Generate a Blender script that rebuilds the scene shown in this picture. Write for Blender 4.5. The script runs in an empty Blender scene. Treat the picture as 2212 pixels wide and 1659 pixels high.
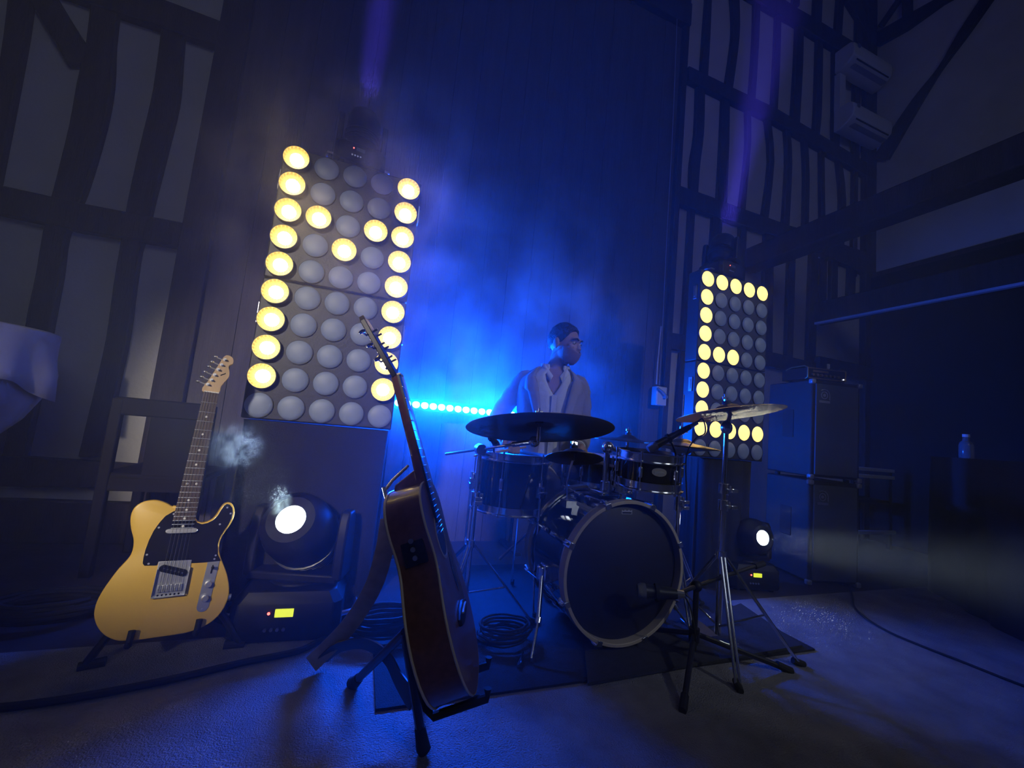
import bpy, math, random
import numpy as np
from mathutils import Matrix, Vector, Euler

rnd = random.Random(7)
sc = bpy.context.scene
COL = sc.collection
PI = math.pi

# ------------------------------------------------------------------ camera
F_PX, YAW, PITCH, ROLL, CAM_H = 877.3, .3418, .1005, -.0958, .87
_f = Vector((math.sin(YAW)*math.cos(PITCH), math.cos(YAW)*math.cos(PITCH), math.sin(PITCH)))
_r = Vector((math.cos(YAW), -math.sin(YAW), 0)); _u = _r.cross(_f)
CR = math.cos(ROLL)*_r - math.sin(ROLL)*_u
CU = math.sin(ROLL)*_r + math.cos(ROLL)*_u
CF = _f
camd = bpy.data.cameras.new('camera'); cam = bpy.data.objects.new('camera', camd); COL.objects.link(cam)
camd.sensor_fit = 'HORIZONTAL'; camd.sensor_width = 36.0; camd.lens = F_PX/2212*36.0
camd.clip_start = .02; camd.clip_end = 100
cam.matrix_world = Matrix(((CR.x, CU.x, -CF.x, 0), (CR.y, CU.y, -CF.y, 0), (CR.z, CU.z, -CF.z, CAM_H), (0, 0, 0, 1)))
sc.camera = cam

def at(x, y, X=None, Y=None, Z=None, D=None):
    """point of the room on the measured sight line, at a known wall, floor or distance"""
    d = CF + CR*((x-1106)/F_PX) - CU*((y-829.5)/F_PX)
    if X is not None: t = X/d.x
    elif Y is not None: t = Y/d.y
    elif Z is not None: t = (Z-CAM_H)/d.z
    else: t = D
    return Vector((d.x*t, d.y*t, d.z*t+CAM_H))

# ------------------------------------------------------------------ world, added fill light, exposure
w = bpy.data.worlds.new('world'); sc.world = w; w.use_nodes = True
w.node_tree.nodes['Background'].inputs[0].default_value = (.35, .42, .75, 1)
w.node_tree.nodes['Background'].inputs[1].default_value = .006
sc.view_settings.view_transform = 'Standard'; sc.view_settings.look = 'None'
sc.view_settings.gamma = 1; sc.view_settings.use_curve_mapping = False
sc.view_settings.exposure = 0.0
cy = sc.cycles
cy.use_denoising = True; cy.use_adaptive_sampling = True; cy.adaptive_threshold = .12; cy.adaptive_min_samples = 12
cy.max_bounces = 6; cy.diffuse_bounces = 3; cy.glossy_bounces = 4; cy.transmission_bounces = 4
cy.volume_bounces = 1; cy.transparent_max_bounces = 8
cy.sample_clamp_indirect = 3.0; cy.sample_clamp_direct = 0
cy.caustics_reflective = False; cy.caustics_refractive = False
cy.volume_step_rate = 4.0; cy.volume_max_steps = 48

def lamp(name, kind, loc, target, energy, color, size=.1, spot=None, blend=.3, size_y=None):
    l = bpy.data.lights.new(name, kind); l.energy = energy; l.color = color
    if kind == 'AREA':
        l.size = size
        if size_y: l.shape = 'RECTANGLE'; l.size_y = size_y
    else: l.shadow_soft_size = size
    if spot: l.spot_size = math.radians(spot); l.spot_blend = blend
    o = bpy.data.objects.new(name, l); COL.objects.link(o)
    o.location = loc
    o.rotation_euler = (Vector(target)-Vector(loc)).to_track_quat('-Z', 'Y').to_euler()
    return o
# soft fill added behind and above the camera; unseen front spots added for brightness
lamp('fill_light', 'AREA', (.6, -3.6, 4.4), (.8, 2, 1.0), 16, (.70, .80, 1.0), size=2.2)
lamp('front_spot', 'SPOT', (-1.75, -2.35, 2.5), (-.52, 1.80, 1.06), 620, (1.0, .90, .76), size=.12, spot=25, blend=.6)
lamp('kit_spot', 'SPOT', (3.6, -2.4, 3.4), (1.85, 1.9, 1.0), 190, (.82, .90, 1.0), size=.10, spot=36, blend=.8)

# ------------------------------------------------------------------ materials
MAT = {}
def mat(name, col, rough=.6, metal=0., var=0., vscale=8., bump=0., bscale=60., emit=None, estr=0., spec=None, stretch=None, coat=0., sample=False):
    if name in MAT: return MAT[name]
    m = bpy.data.materials.new(name); m.use_nodes = True; MAT[name] = m
    nt = m.node_tree; b = nt.nodes['Principled BSDF']
    b.inputs['Base Color'].default_value = (*col, 1); b.inputs['Roughness'].default_value = rough
    b.inputs['Metallic'].default_value = metal
    if spec is not None: b.inputs['Specular IOR Level'].default_value = spec
    if coat: b.inputs['Coat Weight'].default_value = coat; b.inputs['Coat Roughness'].default_value = .08
    if emit and not sample: m.cycles.emission_sampling = 'NONE'
    if emit: b.inputs['Emission Color'].default_value = (*emit, 1); b.inputs['Emission Strength'].default_value = estr
    if var or bump:
        tc = nt.nodes.new('ShaderNodeTexCoord'); mp = nt.nodes.new('ShaderNodeMapping')
        nt.links.new(tc.outputs['Object'], mp.inputs[0])
        if stretch: mp.inputs['Scale'].default_value = stretch
    if var:
        n = nt.nodes.new('ShaderNodeTexNoise'); n.inputs['Scale'].default_value = vscale; n.inputs['Detail'].default_value = 5
        nt.links.new(mp.outputs[0], n.inputs['Vector'])
        r = nt.nodes.new('ShaderNodeValToRGB')
        r.color_ramp.elements[0].position = .3; r.color_ramp.elements[1].position = .7
        r.color_ramp.elements[0].color = (*[c*(1-var) for c in col], 1)
        r.color_ramp.elements[1].color = (*[min(1, c*(1+var)) for c in col], 1)
        nt.links.new(n.outputs['Fac'], r.inputs[0]); nt.links.new(r.outputs[0], b.inputs['Base Color'])
    if bump:
        n2 = nt.nodes.new('ShaderNodeTexNoise'); n2.inputs['Scale'].default_value = bscale; n2.inputs['Detail'].default_value = 4
        nt.links.new(mp.outputs[0], n2.inputs['Vector'])
        bp = nt.nodes.new('ShaderNodeBump'); bp.inputs['Strength'].default_value = bump; bp.inputs['Distance'].default_value = .01
        nt.links.new(n2.outputs['Fac'], bp.inputs['Height']); nt.links.new(bp.outputs[0], b.inputs['Normal'])
    return m

plaster = mat('plaster', (.62, .60, .58), .9, var=.08, vscale=3, bump=.25, bscale=40)
timber = mat('dark_timber', (.030, .022, .020), .75, var=.35, vscale=6, bump=.5, bscale=30, stretch=(4, 4, .6))
boardm = mat('dark_boards', (.085, .075, .075), .85, var=.15, vscale=5, bump=.4, bscale=30, stretch=(5, 5, .4))
carpetm = mat('carpet_pile', (.27, .255, .26), .97, var=.22, vscale=7, bump=1.0, bscale=220)
floorm = mat('dark_floorboards', (.05, .04, .04), .5, var=.3, vscale=6, bump=.2, bscale=20)
rugm = mat('black_rug', (.018, .018, .022), .95, var=.2, vscale=20, bump=.6, bscale=250)
blackp = mat('black_plastic', (.009, .009, .011), .5, spec=.25)
blackm = mat('black_metal', (.015, .015, .018), .35, metal=.2, spec=.6)
rubber = mat('rubber', (.01, .01, .011), .8)
chrome = mat('chrome', (.78, .79, .82), .16, metal=1)
nickel = mat('satin_nickel', (.74, .75, .78), .42, metal=1)
steel = mat('brushed_steel', (.55, .56, .6), .3, metal=1)
clothb = mat('black_cloth', (.010, .010, .013), .95, bump=.3, bscale=200)
whitep = mat('white_plastic', (.62, .63, .66), .5)
panelblack = mat('panel_housing', (.02, .02, .024), .5, bump=.1, bscale=120)
frosted = mat('frosted_lens', (.23, .275, .39), .5, var=.10, vscale=14)
litdome = mat('lit_led', (1, .8, .4), .4, emit=(1.0, .74, .26), estr=14, sample=True)
litcup = mat('lit_reflector', (.42, .33, .12), .3, metal=.0, emit=(1.0, .70, .18), estr=.22)
litflat = mat('lit_frosted_lens', (1, .8, .4), .4, emit=(1.0, .66, .16), estr=1.9)
bluecell = mat('blue_led_cell', (.2, .5, 1), .3, emit=(.30, .85, 1.0), estr=9)

# ------------------------------------------------------------------ mesh builder
def I(): return Matrix.Identity(4)
def T(x, y, z): return Matrix.Translation((x, y, z))
def RX(a): return Matrix.Rotation(a, 4, 'X')
def RY(a): return Matrix.Rotation(a, 4, 'Y')
def RZ(a): return Matrix.Rotation(a, 4, 'Z')
def frame(o, ex, ey, ez):
    return Matrix(((ex[0], ey[0], ez[0], o[0]), (ex[1], ey[1], ez[1], o[1]), (ex[2], ey[2], ez[2], o[2]), (0, 0, 0, 1)))

class MB:
    def __init__(s): s.v = []; s.f = []
    def add(s, vs, fs, M=None):
        k = len(s.v)
        if M is not None: vs = [M @ Vector(p) for p in vs]
        s.v += [tuple(p) for p in vs]; s.f += [tuple(i+k for i in f) for f in fs]; return s
    def box(s, c, d, M=None):
        x, y, z = c; a, b, e = d[0]/2, d[1]/2, d[2]/2
        vs = [(x+i*a, y+j*b, z+k*e) for k in (-1, 1) for j in (-1, 1) for i in (-1, 1)]
        return s.add(vs, [(0,2,3,1), (4,5,7,6), (0,1,5,4), (2,6,7,3), (0,4,6,2), (1,3,7,5)], M)
    def cyl(s, p0, p1, r0, r1=None, n=16, M=None, caps=True):
        r1 = r0 if r1 is None else r1
        p0, p1 = Vector(p0), Vector(p1); d = (p1-p0).normalized()
        a = d.orthogonal().normalized(); b = d.cross(a)
        vs = []
        for p, r in ((p0, r0), (p1, r1)):
            vs += [p + (a*math.cos(2*PI*i/n)+b*math.sin(2*PI*i/n))*r for i in range(n)]
        fs = [(i, (i+1) % n, n+(i+1) % n, n+i) for i in range(n)]
        if caps: fs += [tuple(range(n-1, -1, -1)), tuple(range(n, 2*n))]
        return s.add(vs, fs, M)
    def tube(s, pts, r, n=8, M=None, closed=False, flat=1.0):
        P = [Vector(p) for p in pts]; m = len(P)
        rr = r if isinstance(r, (list, tuple)) else [r]*m
        vs = []; prev = None
        for i, p in enumerate(P):
            if closed: d = P[(i+1) % m]-P[i-1]
            else: d = P[min(i+1, m-1)]-P[max(i-1, 0)]
            d.normalize()
            if prev is None: a = d.orthogonal().normalized()
            else:
                a = prev-d*prev.dot(d)
                a = a.normalized() if a.length > 1e-6 else d.orthogonal().normalized()
            prev = a; b = d.cross(a)
            vs += [p+(a*math.cos(2*PI*k/n)+b*math.sin(2*PI*k/n)*flat)*rr[i] for k in range(n)]
        fs = []
        for i in range(m if closed else m-1):
            j = (i+1) % m
            fs += [(i*n+k, i*n+(k+1) % n, j*n+(k+1) % n, j*n+k) for k in range(n)]
        if not closed: fs += [tuple(range(n-1, -1, -1)), tuple(range((m-1)*n, m*n))]
        return s.add(vs, fs, M)
    def lathe(s, prof, n=32, M=None, close=False):
        vs = []; idx = []
        for r, z in prof:
            if r < 1e-7: idx.append([len(vs)]); vs.append((0, 0, z))
            else:
                idx.append(list(range(len(vs), len(vs)+n)))
                vs += [(r*math.cos(2*PI*i/n), r*math.sin(2*PI*i/n), z) for i in range(n)]
        fs = []
        pairs = list(zip(idx, idx[1:])) + ([(idx[-1], idx[0])] if close else [])
        for a, b in pairs:
            for i in range(n):
                j = (i+1) % n
                if len(a) == 1 and len(b) > 1: fs.append((a[0], b[j], b[i]))
                elif len(b) == 1 and len(a) > 1: fs.append((a[i], a[j], b[0]))
                elif len(a) > 1: fs.append((a[i], a[j], b[j], b[i]))
        return s.add(vs, fs, M)
    def prism(s, pts, z0, z1, M=None):
        n = len(pts)
        ar = sum(pts[i][0]*pts[(i+1) % n][1]-pts[(i+1) % n][0]*pts[i][1] for i in range(n))
        if ar < 0: pts = pts[::-1]
        vs = [(x, y, z0) for x, y in pts]+[(x, y, z1) for x, y in pts]
        fs = [tuple(range(n-1, -1, -1)), tuple(range(n, 2*n))]+[(i, (i+1) % n, n+(i+1) % n, n+i) for i in range(n)]
        return s.add(vs, fs, M)
    def ell(s, c, r, n=16, m=10, M=None):
        prof = [(math.sin(PI*i/m), -math.cos(PI*i/m)) for i in range(m+1)]
        prof[0] = (0, -1); prof[-1] = (0, 1)
        S = T(*c) @ Matrix.Diagonal((r[0], r[1], r[2], 1))
        return s.lathe(prof, n, S if M is None else M @ S)
    def loft(s, rings, M=None, cap=True, closed=True):
        n = len(rings[0]); vs = [p for r in rings for p in r]; fs = []
        for i in range(len(rings)-1):
            for k in range(n if closed else n-1):
                fs.append((i*n+k, i*n+(k+1) % n, (i+1)*n+(k+1) % n, (i+1)*n+k))
        if cap and closed: fs += [tuple(range(n-1, -1, -1)), tuple(range((len(rings)-1)*n, len(rings)*n))]
        return s.add(vs, fs, M)
    def mesh(s, name):
        me = bpy.data.meshes.new(name); me.from_pydata(s.v, [], s.f); me.update(); return me
    def build(s, name, m, parent=None, smooth=35, bevel=0, solid=0, sub=0, M=None):
        me = s.mesh(name); me.materials.append(m)
        return place(name, me, parent, smooth, bevel, solid, sub, M)

def place(name, me, parent=None, smooth=35, bevel=0, solid=0, sub=0, M=None):
    o = bpy.data.objects.new(name, me); COL.objects.link(o); o.parent = parent
    if M is not None: o.matrix_local = M
    if smooth:
        me.shade_smooth()
        if smooth < 180: me.set_sharp_from_angle(angle=math.radians(smooth))
    if solid: md = o.modifiers.new('thick', 'SOLIDIFY'); md.thickness = solid; md.offset = 0
    if bevel:
        md = o.modifiers.new('bevel', 'BEVEL'); md.width = bevel; md.segments = 2; md.limit_method = 'ANGLE'; md.angle_limit = math.radians(40)
    if sub: md = o.modifiers.new('sub', 'SUBSURF'); md.levels = sub; md.render_levels = sub
    return o
def thing(name, label, cat, loc=(0, 0, 0), rotz=0., group=None, M=None):
    o = bpy.data.objects.new(name, None); COL.objects.link(o); o.empty_display_size = .05
    if M is not None: o.matrix_world = M
    else: o.location = loc; o.rotation_euler = (0, 0, rotz)
    tag(o, label, cat, group); return o
def tag(o, label, cat, group=None):
    o['label'] = label; o['category'] = cat
    if group: o['group'] = group
    return o
def struct(o, label=None):
    o['kind'] = 'structure'
    if label: o['label'] = label
    return o
def catmull(pts, k=6):
    P = [Vector(p) for p in pts]; out = []
    for i in range(len(P)-1):
        a, b, c, d = P[max(i-1, 0)], P[i], P[i+1], P[min(i+2, len(P)-1)]
        for j in range(k):
            t = j/k
            out.append(.5*((2*b)+(-a+c)*t+(2*a-5*b+4*c-d)*t*t+(-a+3*b-3*c+d)*t**3))
    out.append(P[-1]); return out

# ================================================================== SETTING
YW, XR = 3.0, 5.44           # back wall plane, right wall plane
floor = struct(MB().box((1.0, 0, -.05), (16, 10, .1)).build('floor', floorm))
carpet = MB().box((-.3, -1.35, .004), (11.4, 6.3, .008)).build('carpet', carpetm)
tag(carpet, 'pale grey carpet covering the floor in front of the band', 'carpet')

wall_back = struct(MB().box(((XR-6)/2, YW+.08, 3.6), (XR+6, .16, 7.2)).build('wall_back', plaster))
wall_right = struct(MB().box((XR+.08, -.5, 3.6), (.16, 7.2, 7.2)).build('wall_right', plaster))

def timber_px(name, pts, depth=.05, Y=YW, parent=wall_back, X=None):
    """crooked timber: pts are (x, y, width) measured on the wall face, converted to metres"""
    L = []; R = []
    for x, y, wd in pts:
        if len(pts) > 1:
            pass
        if X is None:
            a = at(x-wd/2, y, Y=Y); b = at(x+wd/2, y, Y=Y)
            L.append((a.x, a.z)); R.append((b.x, b.z))
        else:
            a = at(x-wd/2, y, X=X); b = at(x+wd/2, y, X=X)
            L.append((a.y, a.z)); R.append((b.y, b.z))
    if len(L) > 2:
        L = [(p.x, p.y) for p in catmull([(a, b, 0) for a, b in L], 3)]
        R = [(p.x, p.y) for p in catmull([(a, b, 0) for a, b in R], 3)]
    pts2 = L+R[::-1]
    if X is None: M = frame((0, Y, 0), (1, 0, 0), (0, 0, 1), (0, -1, 0))
    else: M = frame((X, 0, 0), (0, 1, 0), (0, 0, 1), (-1, 0, 0))
    if X is not None: M = frame((X, 0, 0), (0, 1, 0), (0, 0, 1), (1, 0, 0)); z0, z1 = -depth, 0
    else: z0, z1 = 0, depth
    return MB().prism(pts2, z0, z1, M).build(name, timber, parent, bevel=.006)

# left bay of the timber frame
timber_px('post', [(60, -30, 50), (45, 90, 46), (26, 200, 44), (-12, 400, 42), (-40, 560, 42)])
timber_px('brace', [(92, -10, 60), (140, 70, 62), (190, 150, 66)])
timber_px('post', [(240, -20, 60), (226, 100, 58), (214, 190, 74), (198, 280, 74), (166, 400, 68), (150, 450, 62), (129, 515, 50), (116, 600, 52), (98, 690, 54), (70, 850, 50), (42, 990, 46)])
timber_px('post', [(384, 30, 46), (372, 150, 52), (362, 230, 58), (338, 330, 58), (312, 440, 54), (300, 500, 50), (289, 545, 44), (277, 620, 45), (262, 730, 45), (238, 840, 46), (206, 985, 52)])
def rail(zr0, zr1, X0, X1, wob=.012, depth=.065, name='rail'):
    n = 9; top = []; bot = []
    for i in range(n):
        x = X0+(X1-X0)*i/(n-1)
        top.append((x, CAM_H+zr1*YW+rnd.uniform(-wob, wob))); bot.append((x, CAM_H+zr0*YW+rnd.uniform(-wob, wob)))
    M = frame((0, YW, 0), (1, 0, 0), (0, 0, 1), (0, -1, 0))
    return MB().prism(bot+top[::-1], 0, depth, M).build(name, timber, wall_back, bevel=.006)
XL, XJ0, XJ1 = -5.0, -1.165, 2.53
rail(.288, .342, XL, XJ0); rail(.742, .80, XL, XJ0); rail(-.188, -.142, XL, XJ0)
rail(1.22, 1.29, XL, XJ0)
rail(-.29, -.212, XL, XJ0, name='sill')
# plinth wall under the sill, in courses of brick below the left bay
# jambs of the boarded cart door and its head beam
for nm, xa, xb in (('jamb', XJ0, XJ0+.16), ('jamb', XJ1-.06, XJ1+.0)):
    MB().box(((xa+xb)/2, YW-.04, 3.5), (xb-xa, .08, 7.0)).build(nm, timber, wall_back, bevel=.006)
MB().box(((XJ0+XJ1)/2, YW-.05, CAM_H+1.385*YW), (XJ1-XJ0, .10, .24)).build('head_beam', timber, wall_back, bevel=.01)
MB().box(((XJ0+XJ1)/2, YW-.006, CAM_H+.69*YW), (XJ1-XJ0-.1, .012, 1.38*YW+2*CAM_H-.9)).build('door_backing', timber, wall_back)
xb0, xb1, nb = XJ0+.16, XJ1-.06, 18
for i in range(nb):
    wv = (xb1-xb0)/nb
    MB().box((xb0+wv*(i+.5), YW-.02-rnd.uniform(0, .006), CAM_H+.64*YW-.1), (wv-.004, .03, 2*(.64*YW+CAM_H)-.2)).build('board', boardm, wall_back, smooth=0)
# short studs over the door head
for x in (-.6, .1, .8, 1.35):
    MB().box((x, YW-.025, CAM_H+1.6*YW), (.12, .05, 1.2)).build('stud', timber, wall_back, bevel=.006)
timber_px('stud', [(1368, -10, 20), (1366, 18, 20)])
# right bay
rail(.275, .325, XJ1, XR-.7); rail(.742, .80, XJ1, XR); rail(1.595, 1.665, XJ1, XR)
# sagging upper rail
timber_upper = []
_t = [(1478, 168), (1575, 215), (1665, 257), (1750, 307), (1870, 378)]
up = [at(x, y-15, Y=YW) for x, y in _t]; lo = [at(x, y+14, Y=YW) for x, y in _t]
MB().prism([(p.x, p.z) for p in lo]+[(p.x, p.z) for p in up[::-1]], 0, .065, frame((0, YW, 0), (1, 0, 0), (0, 0, 1), (0, -1, 0))).build('rail', timber, wall_back, bevel=.006)
STUDS = [
 [(1526, -10, 11), (1521, 80, 14), (1515, 175, 15)], [(1581, -10, 17), (1584, 53, 15), (1581, 106, 15), (1567, 205, 16)],
 [(1630, -10, 12), (1627, 93, 11), (1618, 230, 12)], [(1676, 0, 9), (1673, 120, 11), (1666, 250, 12)],
 [(1722, 40, 14), (1719, 146, 16), (1711, 280, 17)], [(1765, 70, 12), (1761, 238, 13), (1756, 300, 12)],
 [(1800, 100, 13), (1799, 320, 13)], [(1846, 110, 12), (1842, 350, 13)],
 [(1717, -60, 13), (1713, 20, 13)], [(1764, -60, 16), (1759, 55, 16)], [(1814, -60, 13), (1804, 85, 13)], [(1851, -30, 11), (1848, 110, 11)],
 [(1508, 190, 17), (1505, 292, 18), (1496, 358, 20), (1493, 425, 16)], [(1562, 215, 15), (1559, 318, 18), (1553, 445, 20)],
 [(1610, 235, 9), (1611, 305, 8.5), (1607, 358, 9), (1596, 465, 12)], [(1652, 258, 10), (1660, 353, 10), (1644, 490, 13)],
 [(1694, 280, 10), (1698, 358, 11), (1690, 505, 13)], [(1732, 300, 9.5), (1736, 385, 9.5), (1733, 520, 10)],
 [(1769, 330, 8), (1771, 540, 8)], [(1805, 345, 9), (1814, 435, 11), (1808, 560, 11)], [(1841, 370, 9), (1838, 600, 9)],
 [(1490, 440, 12), (1480, 620, 13), (1466, 900, 22), (1458, 1000, 22)], [(1545, 450, 20), (1535, 620, 22), (1520, 900, 22)],
 [(1600, 470, 14), (1592, 650, 14), (1580, 800, 14)], [(1655, 500, 18), (1652, 650, 20), (1650, 790, 20)],
 [(1705, 520, 13), (1701, 650, 14), (1697, 790, 14)], [(1752, 540, 15), (1748, 680, 17), (1744, 800, 17)],
 [(1770, 560, 17), (1768, 680, 17)], [(1795, 565, 14), (1793, 680, 14)], [(1834, 575, 14), (1830, 680, 14)]]
for s_ in STUDS: timber_px('stud', s_, depth=.045)
bp = [(1745, 512, 545), (1790, 530, 566), (1830, 555, 582), (1868, 578, 600)]
u1 = [at(x, y, Y=YW) for x, y, _ in bp]; l1 = [at(x, y, Y=YW) for x, _, y in bp]
MB().prism([(p.x, p.z) for p in l1]+[(p.x, p.z) for p in u1[::-1]], 0, .07, frame((0, YW, 0), (1, 0, 0), (0, 0, 1), (0, -1, 0))).build('brace', timber, wall_back, bevel=.006)
# diagonal brace top right
bp = [(1820, -10, 20), (1840, 22, 22), (1880, 85, 22)]
timber_px('brace', bp, depth=.055)
MB().box((XR-.08, YW-.03, 3.6), (.20, .075, 7.2)).build('corner_post', timber, wall_back, bevel=.01)
a = at(1750, 775, Y=YW); b = at(1866, 783, Y=YW)
MB().box(((a.x+XR)/2, YW-.05, a.z-.06), (XR-a.x, .10, .16)).build('rail', timber, wall_back, bevel=.01)
# right wall timbers
timber_px('brace', [(1906, 345, 34), (1985, 220, 22), (2035, 150, 9), (2085, 75, 22), (2150, -20, 26)], X=XR, depth=.05)
u1 = [at(x, y, X=XR) for x, y in ((1900, 72), (1960, 38), (2020, 5), (2060, -20))]; l1 = [at(x, y, X=XR) for x, y in ((1900, 102), (1965, 66), (2040, 12), (2080, -10))]
MB().prism([(p.y, p.z) for p in l1]+[(p.y, p.z) for p in u1[::-1]], -.05, 0, frame((XR, 0, 0), (0, 1, 0), (0, 0, 1), (1, 0, 0))).build('brace', timber, wall_right)
timber_px('stud', [(1962, -20, 22), (1964, 50, 20)], X=XR)
timber_px('brace', [(1905, 60, 9), (1950, -5, 9)], X=XR)
zr = lambda k: CAM_H+k*XR
MB().box((XR-.035, .6, zr(.389)), (.07, 4.7, .10)).build('rail', timber, wall_right, bevel=.006)
for i in range(7): MB().box((XR-.03, 2.75-i*.42, zr(.374)), (.06, .05, .07)).build('peg_block', timber, wall_right)
MB().box((XR-.06, .6, CAM_H+.30*XR*.5-.2), (.06, 4.7, 2*(CAM_H+.30*XR*.5-.2))).build('black_wall_panel', clothb, wall_right)  # plain black panel over the lower right wall
# tie beam and gallery beam crossing the hall towards the camera
def crossbeam(n, Xc, za, zb, wx, label):
    m = MB().box((Xc+wx/2, .75, (za+zb)/2), (wx, 4.5, zb-za)).build('beam', timber, None, bevel=.015)
    m.name = n; struct(m, label); return m
crossbeam('trim_1', 3.4, CAM_H+.524*3.4, CAM_H+.585*3.4, .2, 'dark tie beam crossing the hall near the roof')
crossbeam('trim_2', 4.43, CAM_H+.318*4.43, CAM_H+.368*4.43, .18, 'dark gallery beam over the black-panelled right side')
lt = mat('pale_strip', (.55, .52, .58), .8)
gb = bpy.data.objects['trim_2']
MB().box((4.43+.02, .75, CAM_H+.318*4.43-.012), (.04, 4.4, .022)).build('edge_strip', lt, gb)

# ================================================================== LED MATRIX FIXTURES
PIT_ = .119; SZ = 5*PIT_
def lathe_mesh(prof, n, m, ribs=0):
    b = MB().lathe(prof, n); me = b.mesh('lamp'); me.materials.append(m); me.shade_smooth(); me.set_sharp_from_angle(angle=math.radians(40)); return me
R_L = .0505
frost_me = lathe_mesh([(R_L, 0), (R_L, .004), (R_L*.9, .009), (R_L*.7, .013), (R_L*.4, .016), (R_L*.15, .017), (0, .017)], 32, frosted)
rim_me = lathe_mesh([(R_L+.003, 0), (R_L+.003, .006), (R_L, .006), (R_L, 0)], 32, panelblack)
tall_rim_me = lathe_mesh([(R_L+.003, 0), (R_L+.003, .0275), (R_L+.0005, .0275), (R_L+.0005, 0)], 32, panelblack)
flat_me = lathe_mesh([(R_L, 0), (R_L, .004), (R_L*.9, .009), (R_L*.7, .013), (R_L*.4, .016), (R_L*.15, .017), (0, .017)], 32, litflat)
# ribbed reflector cup
cup = MB(); n_ = 80; rows = []
for k, (r, z, amp) in enumerate([(R_L, .008, 0), (R_L*.97, .006, .0), (R_L*.9, .001, .0016), (R_L*.75, -.008, .0016), (R_L*.62, -.016, .0012), (R_L*.56, -.018, 0), (R_L*.5, -.018, 0)]):
    rows.append([((r+(amp if i % 4 < 2 else -amp))*math.cos(2*PI*i/n_), (r+(amp if i % 4 < 2 else -amp))*math.sin(2*PI*i/n_), z) for i in range(n_)])
cup.loft(rows, cap=False); cup_me = cup.mesh('cup'); cup_me.materials.append(litcup)
dome_me = lathe_mesh([(R_L*.56, -.018), (R_L*.52, -.004), (R_L*.30, .004), (0, .006)], 14, litdome)
def led_fixture(cx, cy_, cz, rows_lit, label, ribbed):
    t = thing('led_matrix_panel', label, 'stage light', (cx, cy_, cz-SZ/2), group='five by five LED matrix panels')
    h = MB()
    h.box((0, .05, SZ/2), (SZ-.004, .10, SZ-.004)); h.build('housing', panelblack, t, bevel=.006)
    for sx in (-1, 1):
        d = MB(); d.box((sx*(SZ/2+.001), .035, SZ*.75), (.008, .03, .09)); d.box((sx*(SZ/2+.004), .035, SZ*.75), (.008, .012, .06))
        d.build('side_latch', steel, t, bevel=.002)
    b = MB().box((0, .125, SZ/2), (SZ*.7, .05, SZ*.7)).build('rear_casing', panelblack, t, bevel=.01)
    base = Matrix.Rotation(PI/2, 4, 'X')
    for r in range(5):
        for c in range(5):
            M = T((c-2)*PIT_, 0, SZ/2+(2-r)*PIT_) @ base
            rim = place('lamp_bezel', tall_rim_me if ribbed and rows_lit[r][c] == '#' else rim_me, t, 0, M=M)
            if rows_lit[r][c] == '#':
                if ribbed:
                    # reflector sits in front of the face on its bezel
                    o = place('lamp_reflector', cup_me, t, 0, M=T((c-2)*PIT_, -.020, SZ/2+(2-r)*PIT_) @ base); o['label'] = 'lit warm yellow lamp'
                    place('led_dome', dome_me, o, 0)
                else:
                    o = place('lamp_lens', flat_me, t, 0, M=M); o['label'] = 'lit yellow lamp'
            else:
                o = place('lamp_lens', frost_me, t, 0, M=M)
    return t
NX, NY, NZ = -.168, 1.927, 1.389
EX, EY, EZ = 2.193, 1.968, 1.3805
Mpat = ['#...#', '#...#', '##.##', '#.#.#', '#...#', '#...#', '#...#', '#...#', '#...#', '.....']
Epat = ['#####', '#....', '#....', '#....', '###..', '#....', '#....', '#....', '#####', '.....']
led_fixture(NX, NY, NZ+SZ/2, Mpat[:5], 'upper LED panel of the left lamp wall, yellow lamps forming the top of an M', True)
led_fixture(NX, NY, NZ-SZ/2, Mpat[5:], 'lower LED panel of the left lamp wall, two lit outer columns, dark bottom row', True)
led_fixture(EX, EY, EZ+SZ/2, Epat[:5], 'upper LED panel of the right lamp wall with a full lit yellow top row', False)
led_fixture(EX, EY, EZ-SZ/2, Epat[5:], 'lower LED panel of the right lamp wall behind the tilted crash cymbal', False)

def draped_plinth(cx, cy_, wx, wy, z1, label):
    n = 96; rings = []
    for z, k in ((0.0, 1.0), (.05, 1.0), (z1*.5, .9), (z1-.02, .25), (z1-.004, .0), (z1-.004, -.0)):
        ring = []
        for i in range(n):
            a = 2*PI*i/n; ca, sa = math.cos(a), math.sin(a)
            q = (abs(ca)**8+abs(sa)**8)**(-1/8)
            wv = .010*k*math.sin(i*PI*2*13/n+1.3*math.sin(i*.7))
            sh = 1.0 if z < z1-.003 else .98
            ring.append((ca*q*(wx/2*sh+wv), sa*q*(wy/2*sh+wv), z))
        rings.append(ring)
    o = MB().loft(rings).build('draped_plinth', clothb, None, smooth=60)
    o.location = (cx, cy_, 0); tag(o, label, 'plinth', 'cloth plinths under the lamp walls'); return o
draped_plinth(NX, NY+.10, .58, .22, NZ-SZ, 'black cloth draped plinth under the left lamp wall')
draped_plinth(EX+.04, EY+.12, .42, .20, EZ-SZ, 'black cloth draped plinth under the right lamp wall')

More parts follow.
